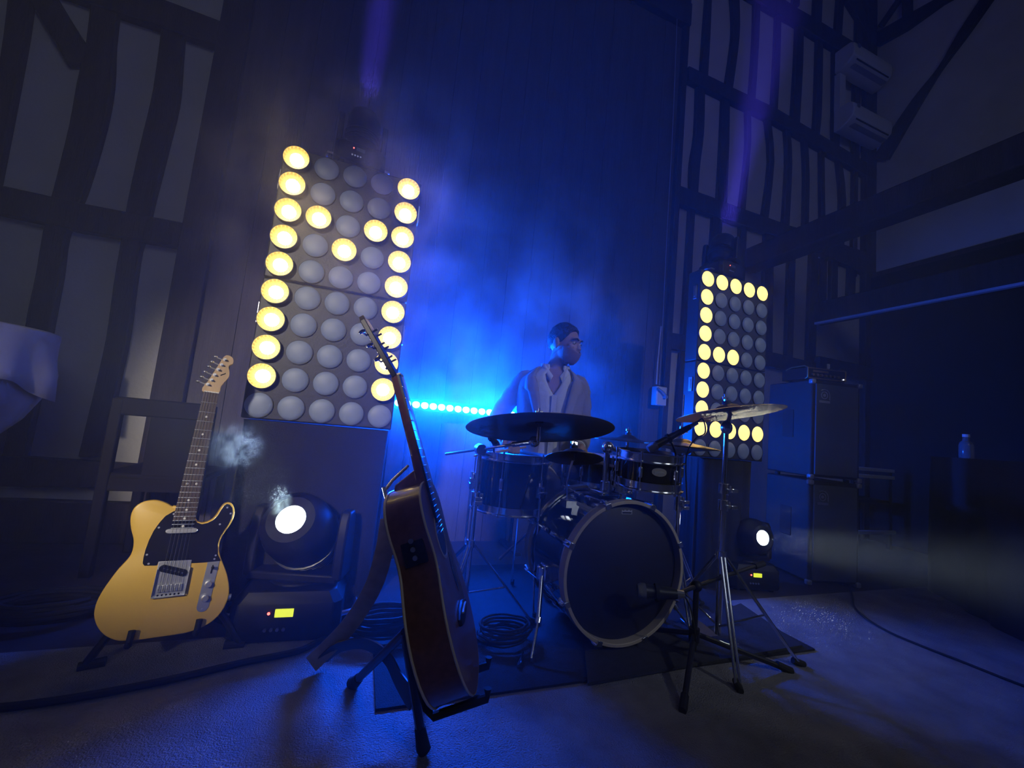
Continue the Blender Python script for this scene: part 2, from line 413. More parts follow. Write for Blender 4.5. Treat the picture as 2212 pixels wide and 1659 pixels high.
# ================================================================== MOVING HEADS
lensw = mat('white_beam_lens', (1, 1, 1), .2, emit=(.86, 1.0, .97), estr=60)
lensb = mat('blue_beam_lens', (.3, .3, 1), .2, emit=(.10, .06, 1.0), estr=30)
lcdy = mat('lit_yellow_display', (.6, .7, .1), .4, emit=(.72, .80, .03), estr=1.0)
lcdd = mat('dim_display', (.05, .06, .08), .3)
redled = mat('red_indicator', (1, .1, .1), .4, emit=(1, .08, .06), estr=6)
def moving_head(label, loc, rotz, s, aim, lens_m, lcd_m, light=None):
    """aim = (azimuth, elevation) of the head in the fixture's own frame, 0 azimuth = its front (-y)"""
    t = thing('moving_head_light', label, 'stage light', loc, rotz, 'moving head stage lights')
    n = 12
    b = MB(); b.loft([[(x*s*k, y*s*k2, z*s) for x, y in ((-.19, -.13), (-.16, -.16), (.16, -.16), (.19, -.13), (.19, .13), (.16, .16), (-.16, .16), (-.19, .13))] for z, k, k2 in ((.015, .95, .95), (.03, 1, 1), (.145, .98, .96), (.185, .82, .80))])
    base = b.build('base', blackp, t, bevel=.006*s)
    for sx in (-1, 1):
        for sy in (-1, 1): MB().cyl((sx*.13*s, sy*.11*s, 0), (sx*.13*s, sy*.11*s, .02*s), .022*s, n=12).build('foot', rubber, t)
    MB().box((-.005*s, -.158*s, .118*s), (.060*s, .008*s, .026*s)).build('display', lcd_m, base)
    MB().ell((-.055*s, -.160*s, .118*s), (.005*s, .004*s, .005*s), 10, 6).build('indicator', redled, base)
    for k in range(4): MB().cyl((-.06*s+k*.02*s, -.155*s, .062*s), (-.06*s+k*.02*s, -.164*s, .062*s), .006*s, n=8).build('button', steel, base)
    for sx in (-1, 1):
        MB().tube([(sx*.185*s, -.07*s, .07*s), (sx*.225*s, -.06*s, .075*s), (sx*.235*s, 0, .08*s), (sx*.225*s, .06*s, .075*s), (sx*.185*s, .07*s, .07*s)], .010*s, 8).build('carry_handle', steel, base)
    # yoke turns with the azimuth
    az, el = aim; Y_ = RZ(az)
    y = MB(); y.cyl((0, 0, .17*s), (0, 0, .195*s), .10*s, n=24); y.box((0, 0, .205*s), (.34*s, .13*s, .035*s))
    yk = y.build('yoke', blackp, t, bevel=.008*s, M=Y_)
    for sx in (-1, 1):
        a = MB(); a.loft([[(sx*.165*s+dx*s, dy*s*k, z*s) for dx, dy in ((-.02, -.065), (.02, -.065), (.02, .065), (-.02, .065))] for z, k in ((.20, 1), (.34, .95), (.43, .75), (.46, .45))])
        a.build('yoke_arm', blackp, t, bevel=.008*s, M=Y_)
    H = Y_ @ T(0, 0, .355*s) @ RX(-el)       # head axis along local -y
    h = MB(); Ly = RX(PI/2)
    h.lathe([(0, -.155*s), (.075*s, -.15*s), (.105*s, -.12*s), (.125*s, -.05*s), (.13*s, .02*s), (.128*s, .09*s), (.115*s, .145*s), (.085*s, .172*s), (.052*s, .172*s), (.050*s, .160*s), (0, .160*s)], 28, Ly)
    hd = h.build('head', blackp, t, M=H)
    fin = MB()
    for k in range(5): fin.lathe([(.120*s, -.10*s+k*.018*s), (.134*s, -.098*s+k*.018*s), (.134*s, -.094*s+k*.018*s), (.120*s, -.092*s+k*.018*s)], 24, Ly)
    fin.build('cooling_fins', blackm, hd)
    MB().lathe([(.050*s, .162*s), (.042*s, .168*s), (.02*s, .172*s), (0, .173*s)], 28, Ly).build('lens', lens_m, hd)
    if light:
        d = (H.to_3x3() @ Vector((0, -1, 0)))
        o = lamp('beam', 'SPOT', (0, 0, 0), (0, 0, -1), light[0], light[1], size=.10*s, spot=light[2], blend=light[3])
        o.parent = t; p = H @ Vector((0, -.20*s, 0)); o.location = p; o.rotation_euler = d.to_track_quat('-Z', 'Y').to_euler()
    return t
BLUEV = (.10, .06, 1.0)
PUFF_A = at(512, 962, D=1.12); PUFF_B = at(606, 1080, D=1.42)
_hd = PUFF_A-Vector((-.165, 1.87, .39)); AZL = math.atan2(_hd.x, -_hd.y); ELL = math.atan2(_hd.z, math.hypot(_hd.x, _hd.y))
moving_head('moving head light on top of the left lamp wall, blue beam straight up', (NX, NY+.09, NZ+SZ), .12, .60, (0, PI/2-.02), lensb, lcdd, (5600, BLUEV, 9, .6))
moving_head('moving head light on top of the right lamp wall, blue beam upwards', (EX-.03, EY+.10, EZ+SZ), 0.10, .62, (1.87, 1.20), lensb, lcdd, (6000, BLUEV, 11, .6))
moving_head('moving head light on the floor behind the yellow guitar, lens glaring white', (-.165, 1.87, 0), -.05, 1.0, (AZL+.05, ELL), lensw, lcdy, (90, (.85, 1, 1), 14, .4))
moving_head('moving head light on the floor beside the bass cabinets, beam to the right', (2.42, 2.02, 0), -.25, .86, (.10, .16), lensw, lcdy, (420, (.85, 1, 1), 11, .5))

# ================================================================== BLUE LED BAR
t = thing('led_bar', 'long LED bar of glowing blue cells behind the drummer', 'stage light', (.69, 2.75, 0))
BZ = .945
MB().box((0, .03, BZ), (1.18, .06, .08)).build('housing', blackm, t, bevel=.006)
cell_me = lathe_mesh([(.0245, 0), (.0240, .004), (.016, .008), (0, .010)], 16, bluecell)
for i in range(20):
    o = place('led_cell', cell_me, t, 0, M=T(-.54+i*.0568, 0, BZ) @ RX(PI/2-.30))
for sx in (-1, 1):
    MB().box((sx*.40, .035, BZ-.05), (.03, .05, .06)).build('bracket', blackm, t)
    MB().cyl((sx*.40, .035, .02), (sx*.40, .035, BZ-.04), .013, n=12).build('leg', blackm, t)
    MB().box((sx*.40, .035, .01), (.05, .34, .02)).build('foot', blackm, t, bevel=.004)
lamp('bar_wash', 'AREA', (0, 0, 0), (0, 0, -1), 225, (.0, .075, 1.0), size=1.1, size_y=.05).parent = t
o = bpy.data.objects['bar_wash']; o.data.spread = 2.6; o.location = (0, -.03, BZ); o.rotation_euler = Vector((.0, -1, .10)).to_track_quat('-Z', 'Y').to_euler()
o = lamp('bar_end_wash', 'AREA', (0, 0, 0), (0, 0, -1), 14, (.0, .085, 1.0), size=.08, size_y=.05); o.parent = t  # extra light added at the bar's end to turn the cabinet sides blue
o.data.spread = 1.3; o.location = (.60, -.02, BZ); o.rotation_euler = Vector((1, -.27, -.05)).to_track_quat('-Z', 'Y').to_euler()

# ================================================================== ELECTRIC GUITAR (local: x right, y up the neck, z out of the face)
butter = mat('butterscotch_lacquer', (.80, .50, .075), .32, var=.05, vscale=5, coat=.5)
bindm = mat('body_edge', (.50, .33, .13), .4)
guardm = mat('black_pickguard', (.012, .012, .016), .25)
rosew = mat('rosewood', (.075, .05, .045), .5, var=.25, vscale=30, stretch=(6, 1, 1))
maple = mat('maple', (.52, .36, .20), .4, var=.1, vscale=10, stretch=(6, 1, 1))
fretm = mat('fret_wire', (.75, .73, .68), .3, metal=1)
dotm = mat('inlay_dot', (.75, .73, .68), .4)
stringm = mat('string', (.6, .58, .55), .35, metal=1)
BODY = [(-0.0282, 0.261), (-0.0375, 0.2592), (-0.0476, 0.2655), (-0.0639, 0.2739), (-0.0808, 0.2786), (-0.0966, 0.2786), (-0.1127, 0.2739), (-0.125, 0.265), (-0.133, 0.2492), (-0.1344, 0.2283), (-0.1301, 0.2056), (-0.1234, 0.1847), (-0.1153, 0.1637), (-0.1114, 0.143), (-0.1115, 0.1227), (-0.1164, 0.1062), (-0.1253, 0.0903), (-0.136, 0.0715), (-0.1466, 0.0465), (-0.1557, 0.0219), (-0.1614, 0.0005), (-0.1638, -0.0211), (-0.1619, -0.043), (-0.1556, -0.0624), (-0.1449, -0.0826), (-0.1303, -0.1003), (-0.1126, -0.1142), (-0.093, -0.1239), (-0.0717, -0.1271), (-0.0449, -0.1294), (-0.0122, -0.1297), (0.0243, -0.1302), (0.062, -0.1301), (0.0851, -0.1256), (0.1113, -0.118), (0.134, -0.1043), (0.1524, -0.0806), (0.1623, -0.0516), (0.1641, -0.0228), (0.1582, 0.0071), (0.1475, 0.0376), (0.1347, 0.0647), (0.1226, 0.0879), (0.1138, 0.1109), (0.11, 0.1336), (0.1118, 0.1523), (0.1197, 0.1748), (0.1311, 0.1975), (0.1365, 0.2168), (0.1375, 0.2364), (0.1318, 0.2561), (0.1228, 0.2688), (0.112, 0.272), (0.1011, 0.2661), (0.0933, 0.2525), (0.0866, 0.2333), (0.0776, 0.2181), (0.0646, 0.209), (0.0491, 0.2057), (0.0354, 0.2116), (0.029, 0.2211)]
GUARD = [(-0.0259, 0.248), (-0.0345, 0.2426), (-0.05, 0.2301), (-0.061, 0.2106), (-0.0708, 0.1861), (-0.077, 0.1583), (-0.0802, 0.1308), (-0.0807, 0.1069), (-0.0794, 0.0898), (-0.0739, 0.0826), (-0.0443, 0.081), (-0.042, 0.0919), (0.0426, 0.0905), (0.0428, 0.0804), (0.0772, 0.0798), (0.1188, 0.0808), (0.1218, 0.0824), (0.1101, 0.1037), (0.105, 0.1339), (0.1065, 0.1545), (0.1143, 0.1769), (0.125, 0.1996), (0.131, 0.2188), (0.1316, 0.2364), (0.1263, 0.2542), (0.1184, 0.2641), (0.1094, 0.2673), (0.102, 0.261), (0.096, 0.2467), (0.089, 0.2286), (0.0793, 0.2143), (0.0652, 0.2052), (0.0498, 0.2019), (0.0362, 0.2071), (0.0291, 0.2155)]
HEADST = [(-0.0205, 0.6443), (-0.0282, 0.6605), (-0.0168, 0.6869), (-0.0062, 0.7199), (0.0056, 0.758), (0.0145, 0.7854), (0.0235, 0.7926), (0.0359, 0.7902), (0.0446, 0.7791), (0.0453, 0.7642), (0.0377, 0.7583), (0.0338, 0.7511), (0.0385, 0.7371), (0.0415, 0.7207), (0.0393, 0.7076), (0.0305, 0.6892), (0.0235, 0.6717), (0.0215, 0.6479)]
gn = Vector((-.01080575, .15436787, .98795435)); gf = Vector((.29358325, -.94397884, .15070776)); gx = Vector((.95587243, .29167536, -.03511942))
GM = frame((-.507, 1.623, .243), gx, gn, gf)
eg = thing('electric_guitar', 'butterscotch yellow electric guitar with black pickguard on a floor stand', 'guitar', M=GM)
# body: outline rings with a rounded edge
def body_solid(outline, z0, z1, r):
    n = len(outline); cx = sum(p[0] for p in outline)/n; cy2 = sum(p[1] for p in outline)/n
    def inset(d):
        out = []
        for i in range(n):
            a = Vector(outline[i-1]); b = Vector(outline[i]); c = Vector(outline[(i+1) % n])
            t_ = (c-a).normalized(); nn = Vector((t_.y, -t_.x))
            out.append(b-nn*d)
        return out
    ar = sum(outline[i][0]*outline[(i+1) % n][1]-outline[(i+1) % n][0]*outline[i][1] for i in range(n))
    if ar < 0: outline = outline[::-1]
    rings = []
    for z, d in ((z0, r), (z0+r*.3, r*.3), (z0+r, 0), (z1-r, 0), (z1-r*.3, r*.3), (z1, r)):
        rings.append([(p.x, p.y, z) for p in inset(d)])
    return MB().loft(rings)
def smooth_outline(pts, k=3):
    P = [Vector((x, y, 0)) for x, y in pts]; n = len(P); out = []
    for i in range(n):
        a, b, c, d = P[i-1], P[i], P[(i+1) % n], P[(i+2) % n]
        for j in range(k):
            t_ = j/k; q = .5*((2*b)+(-a+c)*t_+(2*a-5*b+4*c-d)*t_*t_+(-a+3*b-3*c+d)*t_**3); out.append((q.x, q.y))
    return out
body_solid(smooth_outline(BODY, 2), -.045, 0, .004).build('body', butter, eg, smooth=50)
MB().prism(GUARD, .0, .0025).build('pickguard', guardm, eg, bevel=.0008)
for x, y in ((-.06, .195), (-.074, .115), (-.065, .088), (.112, .255), (.125, .235), (.100, .20), (.105, .10), (-.03, .236)):
    MB().cyl((x, y, .0025), (x, y, .0038), .003, n=10).build('screw', nickel, eg)
# neck
nk = MB(); rings = []
for y, wv in ((.215, .0285), (.26, .0275), (.45, .0245), (.6463, .0215)):
    rings.append([(-wv, y, .004), (wv, y, .004), (wv*.95, y, -.006), (wv*.55, y, -.017), (0, y, -.020), (-wv*.55, y, -.017), (-wv*.95, y, -.006)])
nk.loft(rings).build('neck', maple, eg, smooth=60)
fb = MB(); rings = []
for y, wv in ((.2145, .0290), (.6463, .0215)): rings.append([(-wv, y, .004), (wv, y, .004), (wv, y, .008), (0, y, .0095), (-wv, y, .008)])
fbo = fb.loft(rings).build('fretboard', rosew, eg)
SL = .6463
def fy(k): return SL*2**(-k/12)
for k in range(1, 22):
    y = fy(k); wv = .0215+(.029-.0215)*(SL-y)/(SL-.2145)
    MB().tube([(-wv, y, .0084), (0, y, .0100), (wv, y, .0084)], .0011, 6).build('fret', fretm, fbo)
for k in (3, 5, 7, 9, 15, 17, 19, 21):
    y = (fy(k)+fy(k-1))/2; MB().cyl((0, y, .0088), (0, y, .0100), .0036, n=14).build('inlay_dot', dotm, fbo)
for sx in (-1, 1): MB().cyl((sx*.0125, (fy(12)+fy(11))/2, .0084), (sx*.0125, (fy(12)+fy(11))/2, .0098), .0036, n=14).build('inlay_dot', dotm, fbo)
MB().box((0, .648, .006), (.043, .004, .010)).build('nut', dotm, eg)
MB().prism(smooth_outline(HEADST, 2), -.014, .0).build('headstock', maple, eg, smooth=50, bevel=.001)
PEGS = [(-.0148, .675), (-.0074, .6927), (-.001, .7126), (.0057, .7339), (.0125, .753), (.0192, .7736)]
for i, (x, y) in enumerate(PEGS):
    p = MB(); p.cyl((x, y, 0), (x, y, .003), .0055, n=12); p.cyl((x, y, .003), (x, y, .014), .003, n=12)
    p.build('tuning_post', nickel, eg)
    p = MB(); d = Vector((-.95, .30, 0)).normalized()
    a_ = Vector((x, y, -.018)); p.cyl(a_, a_+d*.026, .0025, n=8)
    p.ell(a_+d*.031, (.007, .0045, .0075), 10, 8); p.box(a_, (.014, .014, .008)); p.build('tuning_key', nickel, eg)
MB().prism([(.016, .712), (.030, .722), (.030, .726), (.015, .716)], 0, .0004).build('headstock_logo', guardm, eg)
# pickups, bridge, control plate
cap = MB(); pts = [(-.031+.011*math.cos(a), .011*math.sin(a)) for a in np.linspace(PI/2, 3*PI/2, 8)]+[(.031+.011*math.cos(a), .011*math.sin(a)) for a in np.linspace(-PI/2, PI/2, 8)]
cap.prism([(x, y*.7) for x, y in pts], .0, .012, T(0, .183, 0)); cap.build('neck_pickup', nickel, eg, bevel=.002)
br = MB(); br.prism([(-.0416, .0925), (.0426, .0915), (.0428, -.013), (-.040, -.013)], 0, .0025)
br.box((-.0405, .03, .007), (.0015, .08, .014)); br.box((.0415, .03, .007), (.0015, .08, .014)); br.box((0, -.0125, .007), (.083, .0015, .014))
bro = br.build('bridge_plate', nickel, eg, bevel=.0008)
pu = MB(); pu.prism(pts, .002, .010, T(0, .063, 0) @ RZ(-.33) @ Matrix.Diagonal((.92, .95, 1, 1))); puo = pu.build('bridge_pickup', guardm, bro, bevel=.001)
for k in range(6):
    q = (T(0, .063, 0) @ RZ(-.33)) @ Vector((-.026+k*.0104, 0, .0105)); MB().cyl(q-Vector((0, 0, .002)), q, .0024, n=10).build('pole_piece', steel, puo)
for k in range(6):
    x = -.026+k*.0104
    s_ = MB(); s_.box((x, .012, .008), (.0085, .020, .006)); s_.cyl((x-.002, .012, .011), (x-.002, .012, .015), .0012, n=6); s_.build('saddle', nickel, bro, bevel=.0008)
    MB().cyl((x, -.008, .003), (x, -.008, .0034), .0028, n=10).build('string_hole', guardm, bro)
    MB().cyl((x, .004, .012), (x*.72, .648, .0125), .00042 if k > 2 else .0006, n=5).build('string', stringm, eg)
cp = MB(); pl = [(.0165*math.cos(a), .068+.0165*math.sin(a)) for a in np.linspace(0, PI, 10)]+[(.0165*math.cos(a), -.068+.0165*math.sin(a)) for a in np.linspace(PI, 2*PI, 10)]
CPM = T(.100, .012, 0) @ RZ(-.045)
cpo = cp.prism(pl, 0, .002, CPM).build('control_plate', nickel, eg, bevel=.0006)
for yy, hh, rr in ((-.042, .016, .0095), (.0, .016, .0095)):
    MB().lathe([(rr, 0), (rr, hh*.8), (rr*.85, hh), (0, hh)], 20, CPM @ T(0, yy, .002)).build('control_knob', nickel, cpo)
k_ = MB(); k_.box((0, .045, .003), (.004, .026, .002), CPM); k_.cyl((0, .045, .003), (0, .052, .016), .0018, n=8, M=CPM); k_.ell((0, .053, .019), (.005, .005, .007), 10, 8, M=CPM); k_.build('pickup_switch', guardm, cpo)
for yy in (-.077, .077): MB().cyl((0, yy, .002), (0, yy, .0035), .003, n=8, M=CPM).build('screw', nickel, cpo)
MB().cyl((.155, -.04, -.022), (.172, -.042, -.022), .011, n=14).build('jack_socket', nickel, eg)

# its stand: tubular A frame behind, two rubber prongs hooked over the body edge
gs = thing('guitar_stand', 'black folding stand under the yellow electric guitar', 'guitar stand', (-.52, 1.66, 0))
gsi = Matrix.Translation((.52, -1.66, 0))
def W(p): return gsi @ (GM @ Vector(p))
for x, y in ((-.070, -.128), (.091, -.122)):
    p = MB(); p.tube([W((x, y-.006, -.10)), W((x, y-.010, -.05)), W((x, y-.010, .008)), W((x+.002, y+.004, .016)), W((x+.003, y+.032, .015))], .009, 10)
    p.build('prong', rubber, gs)
c0 = W((.01, -.05, -.10)); c0.z = .26
for x, y in ((-.070, -.135), (.091, -.129)):
    p = MB(); q = W((x, y, -.10)); p.tube([q, (q+c0)/2, c0], .010, 10); p.build('cradle_tube', blackm, gs)
for fx, fyy in ((180, 1440), (520, 1392)):
    q = gsi @ at(fx, fyy, Z=.014); p = MB(); p.tube(catmull([c0, (c0*.4+q*.6)+Vector((0, 0, .03)), q], 5), .012, 10); p.build('leg', blackm, gs)
    d = (q-c0); d.z = 0; d.normalize(); MB().tube([q-d*.05+Vector((0, 0, .004)), q+d*.012], .0145, 10).build('rubber_foot', rubber, gs)
q = Vector((.06, .24, .014)); MB().tube([c0, q], .011, 10).build('leg', blackm, gs)

# ================================================================== ACOUSTIC GUITAR
cedar = mat('amber_soundboard', (.34, .16, .07), .35, var=.12, vscale=16, stretch=(10, .6, 1), coat=.4)
mahog = mat('mahogany_sides', (.15, .060, .036), .35, var=.2, vscale=12, stretch=(1, 6, 6), coat=.3)
cream = mat('cream_binding', (.70, .58, .38), .4)
ebony = mat('ebony', (.02, .018, .018), .45)
bb = at(1033, 1462, D=1.05); tt = at(822, 668, D=1.20)
an = (tt-bb).normalized()
nf = Vector((.950, -.31, 0)); nf = (nf-an*nf.dot(an)).normalized(); ax_ = an.cross(nf)
AM = frame(bb, ax_, an, nf)
ac = thing('acoustic_guitar', 'brown acoustic guitar seen edge-on, leaning on its stand with a strap', 'guitar', M=AM)
half = [(0, 0), (.06, .003), (.115, .020), (.160, .055), (.188, .105), (.196, .16), (.186, .215), (.160, .262), (.136, .298), (.127, .328), (.130, .358), (.140, .392), (.143, .425), (.132, .458), (.105, .483), (.065, .497), (.03, .500)]
OUT = half+[(-x, y) for x, y in half[::-1][:-1]]
OUT = [(x*1.0, y*1.03) for x, y in smooth_outline(OUT, 2)]
DZ = .092
def ring_pts(z, d=0):
    n = len(OUT); o = []
    for i in range(n):
        a = Vector(OUT[i-1]); c = Vector(OUT[(i+1) % n]); b = Vector(OUT[i]); t_ = (c-a).normalized(); o.append((b.x-t_.y*d, b.y+t_.x*d, z))
    return o
MB().loft([ring_pts(-DZ, .0), ring_pts(-.004, .0)], cap=False).build('side', mahog, ac, smooth=50)
MB().prism(OUT, -.004, 0).build('soundboard', cedar, ac)
MB().prism(OUT, -DZ-.004, -DZ).build('back', mahog, ac)
for z in (-.003, -DZ):
    MB().tube(ring_pts(z, -.0005), .0032, 6, closed=True).build('binding', cream, ac)
SHY = .365
MB().cyl((0, SHY, -.002), (0, SHY, .0006), .050, n=36).build('sound_hole', guardm, ac)
MB().lathe([(.052, 0), (.060, 0), (.060, .0009), (.052, .0009)], 40, T(0, SHY, 0), close=True).build('rosette', cream, ac)
MB().prism([(x, y+.035) for x, y in [(-.075, .135), (-.03, .148), (.03, .148), (.075, .135), (.075, .120), (.03, .112), (-.03, .112), (-.075, .120)]], 0, .009).build('bridge', ebony, ac, bevel=.002)
MB().box((0, .172, .011), (.075, .003, .006)).build('saddle', cream, ac)
pgd = [(.045, .31), (.08, .30), (.085, .26), (.07, .215), (.05, .20), (.035, .23), (.03, .28)]
MB().prism(pgd, 0, .0008).build('scratch_plate', guardm, ac)
ASL = .652; SAD = .172; NUT = SAD+ASL
rings = []
for y, wv, dp in ((.512, .0275, .045), (.53, .027, .024), (.60, .0255, .021), (NUT, .0215, .019)):
    rings.append([(-wv, y, .002), (wv, y, .002), (wv*.9, y, -dp*.5), (wv*.45, y, -dp), (-wv*.45, y, -dp), (-wv*.9, y, -dp*.5)])
MB().loft(rings).build('neck', mahog, ac, smooth=60)
MB().loft([[(x, .512, -.02) for x in (-.022, .022)]+[(.012, .512, -.09), (-.012, .512, -.09)], [(x, .555, -.02) for x in (-.018, .018)]+[(.004, .530, -.085), (-.004, .530, -.085)]]).build('heel', mahog, ac, bevel=.004)
rings = []
for y, wv in ((.405, .0285), (NUT, .0215)): rings.append([(-wv, y, .001), (wv, y, .001), (wv, y, .007), (-wv, y, .007)])
afb = MB().loft(rings).build('fretboard', ebony, ac)
for k in range(1, 21):
    y = SAD+ASL*2**(-k/12); wv = .0215+(.0285-.0215)*(NUT-y)/(NUT-.405)
    MB().tube([(-wv, y, .0074), (wv, y, .0074)], .0012, 6).build('fret', fretm, afb)
MB().box((0, NUT+.002, .006), (.043, .005, .010)).build('nut', cream, ac)
TILT = T(0, NUT, 0) @ RX(-.24)
hs = [(-.022, 0), (-.034, .035), (-.036, .185), (-.020, .205), (0, .198), (.020, .205), (.036, .185), (.034, .035), (.022, 0)]
hso = MB().prism(hs, -.014, .001, TILT).build('headstock', ebony, ac, bevel=.002)
for sx in (-1, 1):
    for k in range(3):
        y = .055+k*.045
        p = MB(); p.cyl((sx*.022, y, -.02), (sx*.022, y, .016), .003, n=8, M=TILT); p.cyl((sx*.022, y, -.020), (sx*.052, y, -.020), .0025, n=8, M=TILT); p.ell((sx*.058, y, -.020), (.009, .005, .011), 10, 8, M=TILT)
        p.build('tuning_machine', chrome, ac)
for k in range(6):
    x = -.027+k*.0108
    MB().cyl((x, SAD, .014), (x*.68, NUT, .0115), .0005, n=5).build('string', stringm, ac)
# preamp panel on the side, strap buttons
sd = None
MB().box((-.133, .375, -DZ/2), (.008, .075, .055)).build('preamp_panel', guardm, ac, bevel=.002)
for k in range(3): MB().cyl((-.138, .355+k*.02, -DZ/2), (-.143, .355+k*.02, -DZ/2), .006, n=10).build('preamp_knob', steel, ac)
MB().lathe([(.005, 0), (.005, .010), (.009, .013), (.009, .016), (0, .017)], 12, T(0, 0, -DZ/2) @ RX(PI/2)).build('strap_button', chrome, ac)
# clip-on capo rod by the heel
cap = MB(); cap.tube([(-.03, .57, -.03), (-.05, .545, -.075), (-.055, .525, -.10)], .004, 8); cap.cyl((-.055, .50, -.10), (-.055, .535, -.10), .005, n=10); cap.build('capo_arm', steel, ac)
# strap: wide band hanging from the body behind, sweeping to the floor and looping back
strapm = mat('tan_strap', (.32, .26, .20), .8, var=.15, vscale=30)
def band(pts, wd, th, m, name, parent, up):
    P = catmull(pts, 8); vs = []; fs = []
    n = len(P)
    for i, p in enumerate(P):
        d = (P[min(i+1, n-1)]-P[max(i-1, 0)]).normalized()
        u = Vector(up[0]).lerp(Vector(up[1]), i/(n-1)); s_ = (u-d*u.dot(d)).normalized(); nn = d.cross(s_)
        vs += [p+s_*wd/2+nn*th/2, p+s_*wd/2-nn*th/2, p-s_*wd/2-nn*th/2, p-s_*wd/2+nn*th/2]
    for i in range(n-1):
        for k in range(4): fs.append((i*4+k, i*4+(k+1) % 4, i*4+4+(k+1) % 4, i*4+4+k))
    fs += [(0, 1, 2, 3), tuple(reversed(range((n-1)*4, n*4)))]
    return MB().add(vs, fs).build(name, m, parent, smooth=50)
AI = AM.inverted()
sp = [at(842, 1120, D=1.17), at(830, 1190, D=1.20), at(805, 1270, D=1.23), at(755, 1350, D=1.27), at(700, 1408, D=1.30), at(672, 1435, Z=.05)]
sp = [AI @ p for p in sp]
Ri = (AI.to_3x3() @ Vector((.75, -.1, .62)))
band(sp, .052, .003, strapm, 'strap', ac, (AI.to_3x3() @ Vector((.8, 0, .3)), AI.to_3x3() @ Vector((.62, -.3, -.75))))
leath = mat('black_leather_strap', (.014, .013, .014), .45)
sp2 = [at(690, 1432, Z=.03), at(735, 1398, D=1.28), at(790, 1392, D=1.24), at(835, 1420, D=1.20), at(862, 1470, D=1.16), at(890, 1512, D=1.10)]
sp2 = [AI @ p for p in sp2]
band(sp2, .055, .004, leath, 'strap_tail', ac, (AI.to_3x3() @ Vector((.1, -.55, .5)), AI.to_3x3() @ Vector((.25, -.55, .6))))

as_ = thing('guitar_stand', 'black A-frame stand holding the brown acoustic guitar', 'guitar stand', (bb.x, bb.y, 0))
ai = Matrix.Translation((-bb.x, -bb.y, 0))
def WA(p): return ai @ (AM @ Vector(p))
jn = WA((0, .16, -DZ-.06)); 
for sx in (-1, 1):
    a_ = WA((sx*.075, .006, -DZ-.03)); b_ = WA((sx*.075, -.014, -DZ-.02)); c_ = WA((sx*.075, -.016, .02)); d_ = WA((sx*.075, .004, .028))
    p = MB(); p.tube([jn, a_, b_, c_, d_], .010, 10); p.build('cradle_arm', rubber, as_)
for fx, fyy, rr in ((915, 1622, .015), (762, 1478, .013)):
    q = ai @ at(fx, fyy, Z=.016); mid = (jn*.55+q*.45)+Vector((0, 0, .0))
    MB().tube([jn, mid, q], .012, 10).build('leg', blackm, as_)
    d = (q-jn).normalized(); MB().tube([q-d*.06, q-d*.01, q+Vector((d.x, d.y, 0))*.012], [.014, .018, .017], 12).build('rubber_foot', rubber, as_)
q = jn+Vector((.12, .22, -jn.z+.014)); MB().tube([jn, q], .011, 10).build('leg', blackm, as_)

# ================================================================== DRUM KIT
gloss = mat('black_drum_lacquer', (.012, .012, .016), .08, coat=1.0)
hoopw = mat('grey_wood_hoop', (.40, .34, .28), .5, var=.12, vscale=10)
headb = mat('black_drum_head', (.014, .014, .018), .5)
headw = mat('white_drum_head', (.62, .60, .60), .6)
bronze = mat('bronze_cymbal', (.55, .42, .22), .28, metal=1, bump=.15, bscale=90)
darkbronze = mat('dark_bronze_cymbal', (.20, .15, .12), .38, metal=1, bump=.15, bscale=90)
crashm = mat('crash_bronze', (.34, .26, .15), .36, metal=1, bump=.15, bscale=90)
badgem = mat('oval_badge', (.70, .66, .62), .3, metal=.7)
greyprint = mat('grey_print', (.30, .30, .33), .6)

rug = MB().box((1.07, 1.865, .012), (1.86, 1.13, .008)).build('drum_rug', rugm)
tag(rug, 'black rug under the drum kit', 'rug')
# a dark mat wedge at the right and the flap in front of the bass drum
p4 = [at(x, y, Z=.021) for x, y in ((1520, 1335), (1600, 1305), (1732, 1396), (1270, 1478), (1262, 1395))]
mt = MB().prism([(p.x, p.y) for p in p4], .0165, .026).build('drum_mat', mat('charcoal_mat', (.03, .03, .034), .95, var=.2, vscale=30, bump=.5, bscale=200))
tag(mt, 'charcoal mat laid over the rug in front of the bass drum', 'mat')

